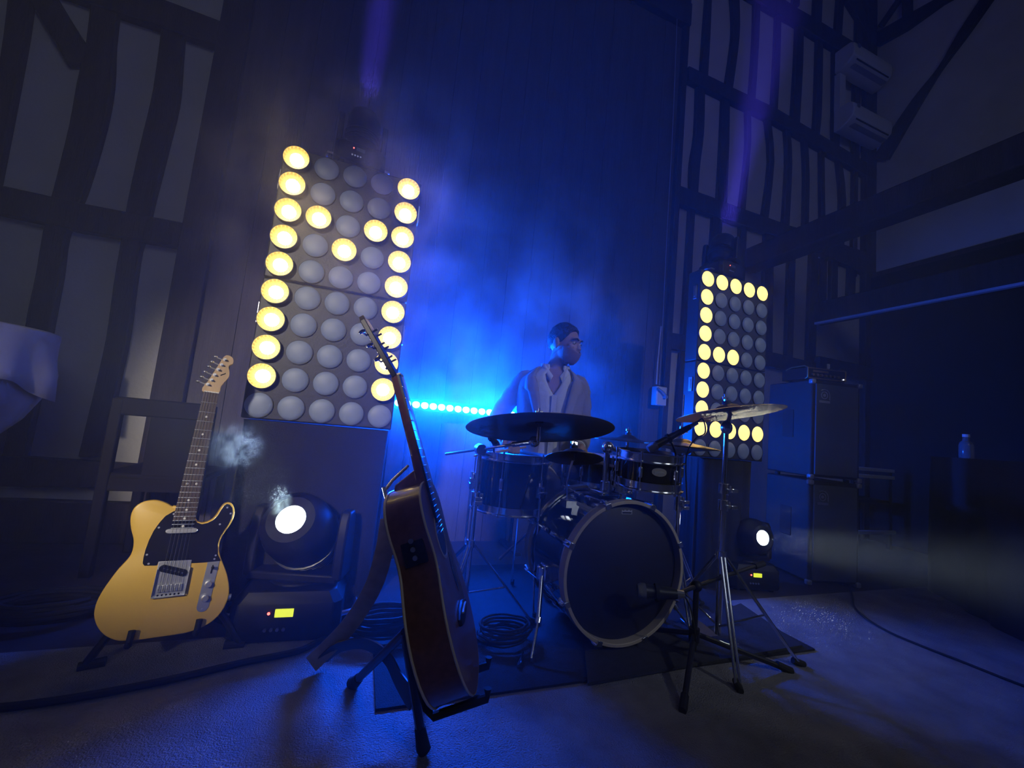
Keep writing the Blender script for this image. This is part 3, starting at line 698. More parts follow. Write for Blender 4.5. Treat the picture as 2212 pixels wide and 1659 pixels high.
def tom(name, label, loc, R, H, lugs, tilt=(0, 0), badge=None, topm=headb, legs=0, legz=0, rot0=0, hoop_h=.035, shell=gloss, group='drums of the kit'):
    """upright drum; loc = centre of the bottom edge"""
    t = thing(name, label, 'drum', loc, 0, group)
    M = RX(tilt[0]) @ RY(tilt[1])
    MB().lathe([(R, .01), (R, H-.01)], 48, M).build('shell', shell, t)
    MB().lathe([(0, H-.004), (R*.97, H-.004), (R+.002, H-.012)], 48, M).build('top_head', topm, t)
    MB().lathe([(0, .004), (R*.97, .004), (R+.002, .012)], 48, M).build('bottom_head', headw, t)
    for nm, za, zb in (('top_hoop', H-.026, H+.012), ('bottom_hoop', -.012, .026)):
        zm = (za+zb)/2
        MB().lathe([(R+.004, za), (R+.016, za), (R+.016, za+.005), (R+.006, za+.008), (R+.006, zb-.005), (R+.010, zb-.003), (R+.010, zb), (R+.003, zb), (R+.003, za+.01)], 48, M, close=True).build(nm, chrome, t)
    for k in range(lugs):
        a = 2*PI*(k+.5)/lugs+rot0; ca, sa = math.cos(a), math.sin(a)
        l = MB(); l.box((R+.010, 0, H*.5), (.018, .016, min(.055, H*.34)), M @ RZ(a)); l.cyl((R+.012, 0, H*.5+.02), (R+.012, 0, H*.5-.02), .009, n=10, M=M @ RZ(a)); l.build('lug', chrome, t, bevel=.003)
        r_ = MB(); r_.cyl((R+.013, 0, -.010), (R+.013, 0, H+.014), .0028, n=8, M=M @ RZ(a)); r_.cyl((R+.013, 0, H+.006), (R+.013, 0, H+.020), .005, n=8, M=M @ RZ(a)); r_.cyl((R+.013, 0, -.02), (R+.013, 0, -.006), .005, n=8, M=M @ RZ(a)); r_.build('tension_rod', chrome, t)
    if badge is not None:
        ring = []
        for rr, dz in ((.0, 0),):
            pass
        pts = []; vs = []; n = 24
        for i in range(n):
            a = 2*PI*i/n; pts.append((.030*math.cos(a), .017*math.copysign(abs(math.sin(a))**.8, math.sin(a))))
        vs = [(x, y) for x, y in pts]
        b = MB(); B3 = []
        for off in (.0005, .003):
            B3.append([((R+off)*math.cos(badge+x/R), (R+off)*math.sin(badge+x/R), H*.56+y) for x, y in vs])
        b.loft(B3); bo = b.build('badge', badgem, t, M=M)
        c = MB(); B3 = []
        for off in (.003, .0034):
            B3.append([((R+off)*math.cos(badge+x/R), (R+off)*math.sin(badge+x/R), H*.56+y) for x, y in ((-.02, .004), (.02, .004), (.02, -.004), (-.02, -.004))])
        c.loft(B3).build('badge_lettering', greyprint, bo, M=I())
    for k in range(legs):
        a = 2*PI*k/legs+rot0+.5
        l = MB(); x, y = (R+.022)*math.cos(a), (R+.022)*math.sin(a)
        l.tube([(x, y, H*.62), (x, y, -legz*.6), (x*1.08, y*1.08, -legz+.02), (x*1.12, y*1.12, -legz+.012)], .0055, 8); lo_ = l.build('leg', chrome, t)
        bq = MB(); bq.box((R+.016, 0, H*.4), (.03, .03, .05), RZ(a)); bq.cyl((R+.03, -.03, H*.4), (R+.03, .03, H*.4), .005, n=8, M=RZ(a)); bq.build('leg_bracket', chrome, t, bevel=.003)
        MB().cyl((x*1.12, y*1.12, -legz), (x*1.12, y*1.12, -legz+.03), .010, n=10).build('rubber_foot', rubber, t)
    return t

# bass drum, axis along the room, front to the camera
BDX, BDY, BDZ, BR, BD = 1.071, 1.42, .325, .285, .40
bd = thing('bass_drum', 'large bass drum with black front head and grey wooden hoops', 'drum', (BDX, BDY, 0), 0, 'drums of the kit')
BM = T(0, BD, BDZ) @ RX(PI/2)           # local z runs from the drummer's side (0) to the front (BD)
MB().lathe([(BR-.018, .044), (BR-.018, BD-.044)], 64, BM).build('shell', gloss, bd)
for nm, za, zb in (('rear_hoop', 0, .042), ('front_hoop', BD-.042, BD)):
    MB().lathe([(BR-.014, za), (BR, za), (BR, zb), (BR-.014, zb)], 72, BM, close=True).build(nm, hoopw, bd, bevel=.002)
for za, zb in ((.046, .058), (BD-.058, BD-.046)):
    MB().lathe([(BR-.015, za), (BR-.008, za), (BR-.008, zb), (BR-.015, zb)], 64, BM, close=True).build('head_collar', chrome, bd)
MB().lathe([(0, BD-.026), (BR-.03, BD-.026), (BR-.0155, BD-.034)], 64, BM).build('front_head', headb, bd)
MB().lathe([(0, .026), (BR-.03, .026), (BR-.0155, .034)], 64, BM).build('rear_head', headb, bd)
# small crown shaped print near the top of the front head
cr = [(-.026, -.010), (.026, -.010), (.026, .008), (.016, .004), (.010, .009), (0, .004), (-.010, .009), (-.016, .004), (-.026, .008)]
cw = MB().prism(cr, BD-.026, BD-.0255, BM @ T(0, .235, 0)).build('head_logo', greyprint, bd)
MB().box((0, -.004, 0), (.044, .006, .0004), BM @ T(0, .235, BD-.0252)).build('logo_band', headb, cw)
for k in range(8):
    a = 2*PI*(k+.5)/8; Mk = BM @ RZ(a)
    for z, s_ in ((BD, 1), (0, -1)):
        c = MB(); c.box((BR+.004, 0, z-s_*.020), (.010, .026, .050), Mk); c.box((BR-.003, 0, z+s_*.003), (.022, .024, .006), Mk); c.cyl((BR+.012, 0, z-s_*.04), (BR+.012, 0, z-s_*.01), .007, n=8, M=Mk)
        c.build('hoop_claw', chrome, bd, bevel=.002)
        r_ = MB(); r_.cyl((BR+.012, 0, z-s_*.03), (BR+.004, 0, z-s_*.15), .0032, n=8, M=Mk); r_.build('tension_rod', chrome, bd)
        l = MB(); l.box((BR-.004, 0, z-s_*.155), (.022, .018, .045), Mk); l.build('lug', chrome, bd, bevel=.004)
for sx in (-1, 1):
    foot = (at(1147, 1432, Z=.017)-Vector((BDX, BDY, 0))) if sx < 0 else Vector((.42, .06, .017))
    top = Vector((sx*(BR-.012), .17, BDZ-.06))
    s_ = MB(); s_.box((sx*(BR-.012), .17, BDZ-.05), (.045, .05, .075)); s_.cyl((sx*(BR+.012), .17, BDZ-.08), (sx*(BR+.012), .17, BDZ-.02), .020, n=14); so = s_.build('spur_bracket', chrome, bd, bevel=.008)
    mid = top.lerp(foot, .58)
    MB().cyl(top+Vector((sx*.02, 0, .02)), mid, .0095, n=12).build('spur_tube', chrome, bd)
    MB().cyl(top.lerp(foot, .52), mid, .0125, n=12).build('spur_collar', chrome, bd)
    MB().tube([mid, foot+Vector((0, 0, .015)), foot], [.0055, .0055, .002], 8).build('spur_rod', chrome, bd)
mt_ = MB(); mt_.box((0, .20, BDZ+BR-.004), (.09, .11, .02)); mt_.cyl((0, .20, BDZ+BR), (0, .20, BDZ+BR+.05), .022, n=16); mt_.build('tom_mount_plate', chrome, bd, bevel=.005)
MB().cyl((0, .20, BDZ+BR+.04), (0, .20, BDZ+BR+.22), .014, n=14).build('tom_post', chrome, bd)
tb = MB(); tb.ell((0, .20, BDZ+BR+.20), (.028, .028, .03), 14, 8); tb.cyl((0, .20, BDZ+BR+.20), (.11, .19, BDZ+BR+.185), .011, n=12); tb.build('tom_arm', chrome, bd)

tom('rack_tom', 'small rack tom with oval badge mounted over the bass drum', (1.222, 1.515, .668), .133, .132, 6, tilt=(.05, -.02), badge=-PI/2-.36, rot0=.15)
tom('snare_drum', 'shallow snare drum with white head between rack tom and drummer', (1.21, 1.91, .60), .178, .145, 8, topm=headw, rot0=.2)
tom('floor_tom', 'deep black floor tom on three chrome legs at the left of the kit', (.732, 1.93, .470), .178, .255, 6, legs=3, legz=.448, rot0=.45)
# snare stand
ss = thing('snare_stand', 'chrome tripod stand under the snare drum', 'stand', (1.21, 1.91, .016))
MB().cyl((0, 0, .08), (0, 0, .50), .012, n=12).build('pole', chrome, ss)
for k in range(3):
    a = 2*PI*k/3+.4; MB().tube([(0, 0, .30), (.22*math.cos(a), .22*math.sin(a), .012)], .008, 8).build('leg', chrome, ss)
    MB().tube([(0, 0, .50), (.12*math.cos(a), .12*math.sin(a), .52), (.182*math.cos(a), .182*math.sin(a), .560), (.205*math.cos(a), .205*math.sin(a), .60)], .007, 8).build('basket_arm', chrome, ss)

def cymbal_parts(t, R, M, m, top=.045, nut=True):
    prof = [(.006, .030), (.022, .030), (.040, .024), (.055, .013), (.060, .009), (R*.6, .002), (R*.9, -.006), (R, -.011), (R, -.0125), (R*.9, -.0075), (R*.6, .0005), (.060, .0075), (.054, .0115), (.040, .0225), (.022, .0285), (.006, .0285)]
    MB().lathe(prof, 72, M).build('cymbal_plate', m, t, smooth=60)
    if nut:
        n_ = MB(); n_.cyl((0, 0, -.02), (0, 0, .075), .0035, n=8, M=M); n_.build('rod', chrome, t)
        n_ = MB(); n_.cyl((0, 0, .030), (0, 0, .044), .017, n=14, M=M); n_.cyl((0, 0, .014), (0, 0, .028), .015, n=14, M=M); n_.build('felt', mat('felt', (.05, .05, .055), .95), t)
        n_ = MB(); n_.cyl((0, 0, .044), (0, 0, .058), .008, n=10, M=M); n_.box((0, 0, .058), (.032, .004, .012), M); n_.build('wing_nut', chrome, t, bevel=.001)
def cymbal(label, c, R, tilt, m, group='cymbals of the kit', name='cymbal'):
    t = thing(name, label, 'cymbal', c, 0, group)
    M = RX(tilt[0]) @ RY(tilt[1]); cymbal_parts(t, R, M, m); return t
def stand(label, base, zt, leg_angles, spread=.27, zc=.42, zfoot=.018, feet=None, r=.0125, name='cymbal_stand', tops=None, m=chrome):
    t = thing(name, label, 'stand', base, 0)
    zs = base[2]
    MB().cyl((0, 0, .09), (0, 0, zc+.12), r, n=14).build('lower_tube', m, t)
    MB().cyl((0, 0, zc+.05), (0, 0, zt), r*.75, n=14).build('upper_tube', m, t)
    for z in (zc+.11, zc*.62+zt*.38):
        c = MB(); c.cyl((0, 0, z-.022), (0, 0, z+.022), r*1.55, n=16); c.box((r*1.8, 0, z), (.02, .018, .03)); c.cyl((-.0, -.012, z), (-.0, -.05, z), .004, n=8); c.box((0, -.055, z), (.034, .006, .016)); c.build('height_clamp', m, t, bevel=.002)
    MB().cyl((0, 0, zc*.78), (0, 0, zc*.78+.03), r*1.6, n=16).build('leg_collar', m, t)
    for k, a in enumerate(leg_angles):
        f = Vector((spread*math.cos(a), spread*math.sin(a), .008)) if feet is None else (Vector(feet[k])-Vector(base))
        top = Vector((0, 0, zc*.8)); d = Vector((f.x, f.y, 0)).normalized(); sd = Vector((-d.y, d.x, 0))
        l = MB()
        for s_ in (-1, 1): l.tube([top+d*.018+sd*s_*.007, f*.97+Vector((0, 0, .012))+sd*s_*.007], .0042, 8, flat=1.3)
        l.build('leg', m, t)
        mid = top.lerp(f, .55)
        MB().tube([mid, Vector((0, 0, .12))], .0045, 8).build('leg_brace', m, t)
        e = f-d*.03; MB().tube([e+Vector((0, 0, .014)), f+Vector((0, 0, .006)), f+d*.02+Vector((0, 0, .004))], [.012, .014, .010], 10).build('rubber_foot', rubber, t)
    return t

# ride cymbal on a boom at the left
rc = at(1165, 922, D=1.58)
cymbal('big dark ride cymbal seen from below in front of the drummer', rc, .285, (-.22, .0), darkbronze)
rs0 = at(1012, 1222, D=1.76); rsx, rsy = rs0.x, rs0.y
rt = at(1030, 972, D=1.74)
rs = stand('chrome boom stand beside the floor tom, carrying the ride cymbal', (rsx, rsy, .016), rt.z-.016, (-.2, 2.2, 4.1), spread=.30, zc=.40)
L0 = Vector((rsx, rsy, .016)); jo = Vector((0, 0, rt.z-.016))
dv = (rc-Vector((0, 0, .055))-L0)-jo
MB().cyl(jo-Vector((.0, .022, 0)), jo+Vector((0, .022, 0)), .024, n=20).build('boom_tilter', steel, rs)
dn_ = dv.normalized()
MB().cyl(jo-dn_*.26, jo+dv*.62, .0065, n=10).build('boom_arm', chrome, rs)
MB().cyl(jo+dv*.60, jo+dv*.93, .0105, n=12).build('boom_sleeve', chrome, rs)
e = jo+dv; q = MB(); q.ell(e-dn_*.02, (.022, .022, .022), 12, 8); q.cyl(e, e+Vector((0, 0, .055)), .008, n=10); q.build('cymbal_tilter', chrome, rs)

# crash cymbal at the right
cc = at(1573, 889, D=1.70)
cymbal('thin bronze crash cymbal tilted up to the right, in front of the right lamp wall', cc,  .208, (-.19, -.10), crashm)
pb = at(1557, 1300, D=1.70)
ft1 = at(1728, 1436, Z=.012); 
cs = stand('tall chrome straight stand under the tilted crash cymbal', (pb.x-.02, pb.y-.01, .010), cc.z-.045, (0, 2.4, 4.3), feet=[ft1, (pb.x-.05, pb.y+.30, .012), (pb.x-.12, pb.y-.20, .012)], zc=.50, r=.0135)
MB().ell((0, 0, cc.z-.075), (.024, .024, .03), 14, 8).build('cymbal_tilter', chrome, cs)
MB().cyl((0, 0, cc.z-.08), (.02, .0, cc.z-.01), .008, n=10).build('tilter_rod', chrome, cs)

# hi-hat pair
hc = at(1472, 960, D=2.08)
hh = thing('hi_hat', 'closed pair of hi-hat cymbals beside the right lamp wall', 'cymbal', hc, 0, 'cymbals of the kit')
cymbal_parts(hh, .182, RX(-.02) @ RY(.03), bronze, nut=False)
MB().lathe([(.006, -.050), (.03, -.050), (.055, -.03), (.11, -.022), (.182, -.012), (.182, -.0105), (.11, -.0205), (.055, -.0285), (.03, -.0485), (.006, -.0485)], 64).build('bottom_plate', bronze, hh)
hs_ = stand('chrome hi-hat stand with pull rod behind the rack tom', (hc.x, hc.y, .016), hc.z-.07, (.3, 2.3, 4.3), spread=.27, zc=.42, name='hi_hat_stand')
MB().cyl((0, 0, hc.z-.09), (0, 0, hc.z+.24), .0035, n=8).build('pull_rod', chrome, hs_)
q = MB(); q.cyl((0, 0, hc.z+.035), (0, 0, hc.z+.075), .013, n=12); q.cyl((0, 0, hc.z+.05), (.035, 0, hc.z+.05), .004, n=8); q.build('clutch', chrome, hs_)
q = MB(); q.box((.02, -.2, .03), (.09, .26, .012), RX(.12)); q.build('foot_pedal', steel, hs_, bevel=.003)
# splash and second crash behind
spc = at(1240, 985, D=1.78)
cymbal('small splash cymbal in front of the snare drum', spc, .125, (-.30, .08), darkbronze)
q0 = Vector((BDX-.17, BDY+.22, BDZ+.225)); so_ = Vector((BDX, BDY, 0))
a_ = MB(); a_.box(q0-so_, (.05, .06, .03)); a_.tube([q0-so_, Vector((spc.x-.01, spc.y+.03, .64))-so_, Vector((spc.x, spc.y+.01, spc.z-.02))-so_], .0055, 10); a_.build('splash_arm', chrome, bd)
c2 = at(1356, 950, D=2.45)
cymbal('dark crash cymbal seen edge-on at the drummer\'s left', c2, .20, (.0, .02), darkbronze)
stand('chrome stand behind the rack tom carrying the edge-on crash', (c2.x, c2.y, .016), c2.z-.03, (.6, 2.7, 4.8), spread=.22, zc=.42)

# microphones
micb = mat('mic_black', (.02, .02, .022), .4)
micg = mat('mic_grille', (.22, .22, .24), .35, metal=.8, bump=.6, bscale=600)
def mic(label, p0, p1, r, parts_cable=None, group='drum microphones', clip=None):
    t = thing('microphone', label, 'microphone', p0, 0, group)
    d = Vector(p1)-Vector(p0)
    MB().tube([(0, 0, 0), d*.25, d*.75, d*.78], [r*.7, r*.85, r, r*1.05], 16).build('body', micb, t)
    MB().tube([d*.78, d*.9, d*.98, d], [r*1.12, r*1.15, r*.9, r*.4], 16).build('grille', micg, t)
    MB().tube([(0, 0, 0), -d*.18], [r*.6, r*.5], 10).build('plug', steel, t)
    MB().lathe([(r*1.1, -.006), (r*1.25, -.006), (r*1.25, .006), (r*1.1, .006)], 16, T(*(d*.5)) @ d.to_track_quat('Z', 'Y').to_matrix().to_4x4(), close=True).build('clip_ring', rubber, t)
    if clip is not None:
        c = Vector(clip)-Vector(p0); MB().tube([d*.5, (d*.5+c)*.5+Vector((0, 0, .01)), c], .005, 8).build('clip_arm', blackm, t)
    if parts_cable:
        MB().tube(catmull([-d*.15]+[Vector(q)-Vector(p0) for q in parts_cable], 6), .0028, 6).build('cable', rubber, t)
    return t
m0 = at(1490, 922, D=1.72); m1 = at(1398, 972, D=1.72)
mic('black tom microphone pointing down at the rack tom', m0, m1, .016, clip=(1.36, 1.50, .80), parts_cable=[at(1518, 905, D=1.75), at(1523, 935, D=1.78), at(1500, 950, D=1.80), at(1482, 990, D=1.82), at(1484, 1080, D=1.9)])
m0 = at(1050, 926, D=1.80); m1 = at(1075, 965, D=1.84)
mic('short black microphone clipped over the floor tom', m0, m1, .015, clip=(.60, 1.84, .72))
# kick drum microphone on a low boom stand
kb = at(1497, 1425, Z=.02)
ks = thing('microphone_stand', 'low black boom stand in front of the bass drum', 'stand', (kb.x, kb.y, .0), 0)
kt = at(1490, 1270, D=(kb-Vector((0, 0, CAM_H))).dot(CF))
MB().cyl((0, 0, .06), (0, 0, kt.z), .011, n=12).build('pole', blackm, ks)
MB().cyl((0, 0, .09), (0, 0, .14), .020, n=14).build('leg_hub', blackp, ks)
for q in (at(1475, 1532, Z=.014), at(1705, 1448, Z=.014), Vector((kb.x-.1, kb.y+.25, .03))):
    f = q-Vector((kb.x, kb.y, 0)); d = Vector((f.x, f.y, 0)).normalized()
    MB().tube([(0, 0, .12), f], .010, 10).build('leg', blackm, ks)
    MB().tube([f-d*.05+Vector((0, 0, .018)), f, f+d*.012], [.013, .014, .012], 10).build('rubber_foot', rubber, ks)
jt = Vector((0, 0, kt.z)); tail = at(1650, 1217, D=1.75)-Vector((kb.x, kb.y, 0)); tip = at(1462, 1283, D=1.55)-Vector((kb.x, kb.y, 0))
MB().ell(jt, (.022, .022, .022), 12, 8).build('swivel_joint', blackp, ks)
MB().tube([tail, jt, tip], .0085, 10).build('boom_arm', blackm, ks)
MB().cyl(tail, tail.lerp(jt, .14), .012, n=12).build('counter_grip', rubber, ks)
mp = tip+Vector((kb.x, kb.y, 0))
mic('black kick drum microphone on the low boom stand', mp, mp+Vector((-.13, .07, -.01)), .026, parts_cable=[mp+Vector((.06, -.01, -.05)), mp+Vector((.08, -.02, -.15)), Vector((kb.x+.05, kb.y+.05, .03))])

# bass drum pedal and drum throne
bp_ = thing('bass_drum_pedal', 'steel bass drum pedal behind the bass drum', 'pedal', (BDX, BDY+BD+.06, .016))
q = MB(); q.box((0, .12, .012), (.09, .28, .012)); q.build('base_plate', steel, bp_, bevel=.003)
q = MB(); q.box((0, .13, .06), (.08, .25, .010), RX(.14)); q.build('footboard', steel, bp_, bevel=.003)
for sx in (-1, 1): MB().box((sx*.055, .02, .11), (.014, .02, .20)).build('upright', steel, bp_, bevel=.002)
q = MB(); q.cyl((-.055, .02, .20), (.055, .02, .20), .007, n=10); q.tube([(0, .02, .20), (0, .01, .32)], .004, 8); q.cyl((0, -.02, .32), (0, .03, .32), .022, n=14); q.build('beater', chrome, bp_)
th = thing('drum_throne', 'round black drum throne under the drummer', 'stool', (1.08, 2.32, .016))
MB().lathe([(0, .44), (.15, .44), (.168, .455), (.168, .50), (.15, .515), (0, .52)], 32).build('seat', leath, th)
MB().cyl((0, 0, .08), (0, 0, .45), .016, n=12).build('pole', chrome, th)
for k in range(3):
    a = 2*PI*k/3+.2; MB().tube([(0, 0, .28), (.24*math.cos(a), .24*math.sin(a), .010)], .009, 8).build('leg', chrome, th)

# far microphone boom stand left of the kit (thin, catching blue light)
ms = thing('microphone_stand', 'thin boom microphone stand behind the left lamp wall', 'stand', (-.02, 2.35, 0))
a_ = at(635, 950, Y=2.35)-Vector((-.02, 2.35, 0)); b_ = at(718, 1054, Y=2.35)-Vector((-.02, 2.35, 0))
MB().cyl(a_, b_, .006, n=10).build('boom_arm', steel, ms)
MB().cyl((b_.x-.03, 0, .05), (b_.x-.03, 0, b_.z+.06), .009, n=10).build('pole', blackm, ms)
for k in range(3):
    a = 2*PI*k/3; MB().tube([(b_.x-.03, 0, .10), (b_.x-.03+.22*math.cos(a), .22*math.sin(a), .010)], .008, 8).build('leg', blackm, ms)

# ================================================================== DRUMMER
skin = mat('skin', (.40, .25, .19), .55, var=.06, vscale=20)
hairm = mat('dark_hair', (.022, .016, .014), .6, bump=.8, bscale=160)
beardm = mat('dark_stubble', (.25, .155, .12), .8, bump=.5, bscale=400)
jacketm = mat('beige_jacket', (.30, .265, .245), .85, var=.06, vscale=20, bump=.35, bscale=26)
lapelm = mat('beige_lapel', (.36, .32, .295), .85, bump=.2, bscale=30)
shirtm = mat('white_shirt', (.72, .71, .72), .8, bump=.45, bscale=22)
trouserm = mat('pale_trousers', (.42, .385, .36), .85, bump=.7, bscale=18)
dr = thing('person', 'drummer in beige jacket and open white shirt, looking to the right', 'person', (1.03, 2.19, .016), math.radians(-18))
dr.location.z = 0
HC = Vector((.055, -.03, 1.372)); HM = T(*HC) @ RZ(math.radians(50)) @ RX(.03)
bm_ = MB()
# head and neck
bm_.ell((0, .012, .028), (.074, .094, .090), 24, 14, HM)
bm_.ell((0, -.018, -.030), (.062, .074, .082), 24, 14, HM)
bm_.ell((0, -.060, -.086), (.034, .030, .026), 16, 10, HM)
bm_.ell((0, -.078, .026), (.050, .020, .014), 16, 10, HM)
for sx in (-1, 1):
    bm_.ell((sx*.040, -.062, -.018), (.022, .022, .022), 12, 8, HM)
    bm_.ell((sx*.080, .012, -.004), (.014, .025, .035), 12, 10, HM @ T(sx*.076, .012, -.004) @ RZ(sx*.35) @ T(-sx*.076, -.012, .004))
bm_.loft([[(-.008, -.085, .018), (.008, -.085, .018), (.006, -.070, .018), (-.006, -.070, .018)], [(-.011, -.102, -.012), (.011, -.102, -.012), (.012, -.07, -.012), (-.012, -.07, -.012)],
          [(-.016, -.108, -.028), (.016, -.108, -.028), (.018, -.07, -.030), (-.018, -.07, -.030)], [(-.010, -.094, -.036), (.010, -.094, -.036), (.010, -.07, -.036), (-.010, -.07, -.036)]], HM)
bm_.ell((0, -.084, -.052), (.024, .012, .006), 12, 8, HM); bm_.ell((0, -.083, -.062), (.021, .012, .007), 12, 8, HM)
bm_.tube([HM @ Vector((0, .015, -.03)), Vector((.03, .0, 1.27)), Vector((.01, .012, 1.20)), Vector((0, .01, 1.12))], [.055, .054, .062, .09], 20)
TZ = [(.50, .165, .125), (.62, .160, .118), (.75, .152, .110), (.88, .165, .113), (1.02, .180, .118), (1.11, .185, .108), (1.165, .165, .092), (1.20, .115, .076), (1.225, .078, .066)]
def tor(z):
    for (a, b, c), (a2, b2, c2) in zip(TZ, TZ[1:]):
        if a <= z <= a2:
            k = (z-a)/(a2-a); return b+(b2-b)*k, c+(c2-c)*k
    return TZ[-1][1:] if z > 1 else TZ[0][1:]
def torp(z, a, off=0):
    rx, ry = tor(z); ca, sa = math.cos(a), math.sin(a)
    return ((rx+off)*math.copysign(abs(ca)**.85, ca), (ry+off)*math.copysign(abs(sa)**.85, sa), z)
bm_.loft([[torp(z, 2*PI*i/28, -.006) for i in range(28)] for z in [k[0] for k in TZ]])
ARM = {-1: [(-.165, .01, 1.135), (-.235, .035, 1.03), (-.30, .05, .91), (-.28, -.08, .85), (-.235, -.215, .80)],
       1: [(.165, .01, 1.135), (.195, .03, 1.02), (.205, .05, .89), (.19, -.08, .83), (.15, -.21, .79)]}
LEG = {-1: [(-.085, .0, .53), (-.07, -.16, .575), (-.03, -.31, .59), (.01, -.24, .36), (.045, -.12, .11)],
       1: [(.085, .0, .53), (.16, -.15, .56), (.24, -.28, .57), (.26, -.26, .34), (.265, -.18, .09)]}
for s_ in (-1, 1):
    bm_.tube(catmull(ARM[s_], 4), [.050+(.028-.050)*i/16 for i in range(17)], 14)
    bm_.tube(catmull(LEG[s_], 4), [.080+(.040-.080)*i/16 for i in range(17)], 14)
    h0 = Vector(ARM[s_][-1]); dh = (h0-Vector(ARM[s_][-2])).normalized(); sd = dh.cross(Vector((0, 0, 1))).normalized()
    bm_.tube([h0, h0+dh*.045, h0+dh*.085], [.027, .036, .032], 12, flat=.6)
    for k in range(4):
        b0 = h0+dh*.080+sd*(k-1.5)*.017
        L_ = (.062, .070, .066, .052)[k]
        bm_.tube([b0, b0+dh*L_*.4+Vector((0, 0, -.006)), b0+dh*L_*.55+Vector((0, 0, -.030)), b0+dh*L_*.15+Vector((0, 0, -.042))], [.0095, .009, .0085, .0075], 8)
    b0 = h0+dh*.025-sd*s_*.028; bm_.tube([b0, b0+dh*.03-sd*s_*.016+Vector((0, 0, -.008)), b0+dh*.055-sd*s_*.006+Vector((0, 0, -.022))], [.012, .0105, .009], 8)
    f0 = Vector(LEG[s_][-1]); bm_.tube([f0+Vector((0, .04, -.045)), f0+Vector((0, -.06, -.05)), f0+Vector((0, -.17, -.06))], [.036, .040, .030], 12)
body = bm_.build('body', skin, dr, smooth=0)
md = body.modifiers.new('remesh', 'REMESH'); md.mode = 'VOXEL'; md.voxel_size = .0052; md.use_smooth_shade = True
md = body.modifiers.new('smooth', 'SMOOTH'); md.factor = .5; md.iterations = 3
# eyes, brows, hair, beard
eyew = mat('eye_white', (.6, .58, .56), .3); eyed = mat('eye_iris', (.02, .015, .012), .2)
for sx in (-1, 1):
    o = MB().ell((sx*.031, -.078, .004), (.0125, .0125, .0095), 14, 10, HM).build('eye', eyew, dr)
    MB().ell((sx*.031, -.0875, .004), (.0055, .004, .0055), 10, 8, HM).build('iris', eyed, o)
    MB().tube([HM @ Vector((sx*.012, -.098, .022)), HM @ Vector((sx*.032, -.097, .028)), HM @ Vector((sx*.054, -.080, .022))], [.004, .005, .003], 8).build('eyebrow', hairm, dr)
hb = MB(); rings = []
for j in range(15):
    v = j/14
    ring = []
    for i in range(36):
        a = 2*PI*i/36; sn = math.sin(a)
        th2 = v*(1.70+.46*max(0, sn)-.70*max(0, -sn)**1.6+.07*math.sin(i*2.9)+(.16 if 0 < abs(math.cos(a))-.93 and sn < .1 else 0))
        k = 1.04+.05*math.sin(i*5.1+j*2.3)*math.sin(j*1.7+i)+.05*max(0, -sn)*max(0, 1-abs(v-.8)*4)
        p = Vector((.077*math.sin(th2)*math.cos(a)*k, .014+.097*math.sin(th2)*math.sin(a)*k, .030+.094*math.cos(th2)*k+.010*(1-v)))
        ring.append(HM @ p)
    rings.append(ring)
hb.loft(rings, cap=True).build('hair', hairm, dr, smooth=70)
bd2 = MB(); rings = []
for j in range(9):
    v = j/8; ring = []
    for i in range(25):
        a = PI+PI*i/24; ca, sa = math.cos(a), math.sin(a)
        z = -.046-.068*v+.034*abs(ca)**3*(1-v)-.004*(1-abs(ca))*(1-v)
        r = 1.015*math.sqrt(max(.02, 1-((z+.030)/.098)**2))
        ring.append(HM @ Vector((.063*ca*r, -.020+.080*sa*r-.004, z)))
    rings.append(ring)
bd2.loft(rings, closed=False).build('beard', beardm, dr, solid=.006, smooth=70)
for sx in (-1,):
    MB().ell((sx*.084, .004, -.006), (.006, .009, .010), 10, 8, HM).build('in_ear_monitor', mat('ear_monitor', (.02, .02, .022), .3), dr)
    MB().tube([HM @ Vector((-.084, .004, -.010)), HM @ Vector((-.078, .03, -.05)), Vector((-.02, .06, 1.27)), Vector((-.05, .08, 1.22))], .0022, 6).build('monitor_cable', mat('clear_cable', (.4, .42, .45), .2), dr)
# shirt
rings = []
for z in (.60, .70, .80, .90, 1.0, 1.06, 1.10, 1.14, 1.18, 1.205, 1.225, 1.245):
    g = 0.0 if z < 1.06 else (z-1.06)/.185*.46
    ring = []
    for i in range(41):
        a = -PI/2+g+(2*PI-2*g)*i/40
        zz = min(z, 1.225); p = torp(zz, a, .006+.002*math.sin(i*2.2+z*40))
        ring.append((p[0]+.012*(z > 1.2), p[1], z+(.012*math.sin(a)+.008 if z > 1.21 else 0)))
    rings.append(ring)
MB().loft(rings, closed=False).build('shirt', shirtm, dr, solid=.003, smooth=70)
MB().prism([(-.014, .62), (.014, .62), (.014, 1.06), (-.014, 1.06)], 0, .004, frame((.004, -.128, 0), (1, 0, 0), (0, 0, 1), (0, -1, 0))).build('shirt_placket', shirtm, dr)
for k in range(4): MB().cyl((.004, -.131, .70+k*.09), (.004, -.135, .70+k*.09), .005, n=10).build('button', whitep, dr)
for s_ in (-1, 1):
    cl = MB(); q = [(s_*.020+.012, -.088, 1.175), (s_*.062+.012, -.060, 1.235), (s_*.078+.012, -.020, 1.252), (s_*.082+.012, -.030, 1.215), (s_*.060+.010, -.094, 1.168), (s_*.036+.010, -.106, 1.135)]
    cl.add(q, [tuple(range(6))]).build('collar_point', shirtm, dr, solid=.005)
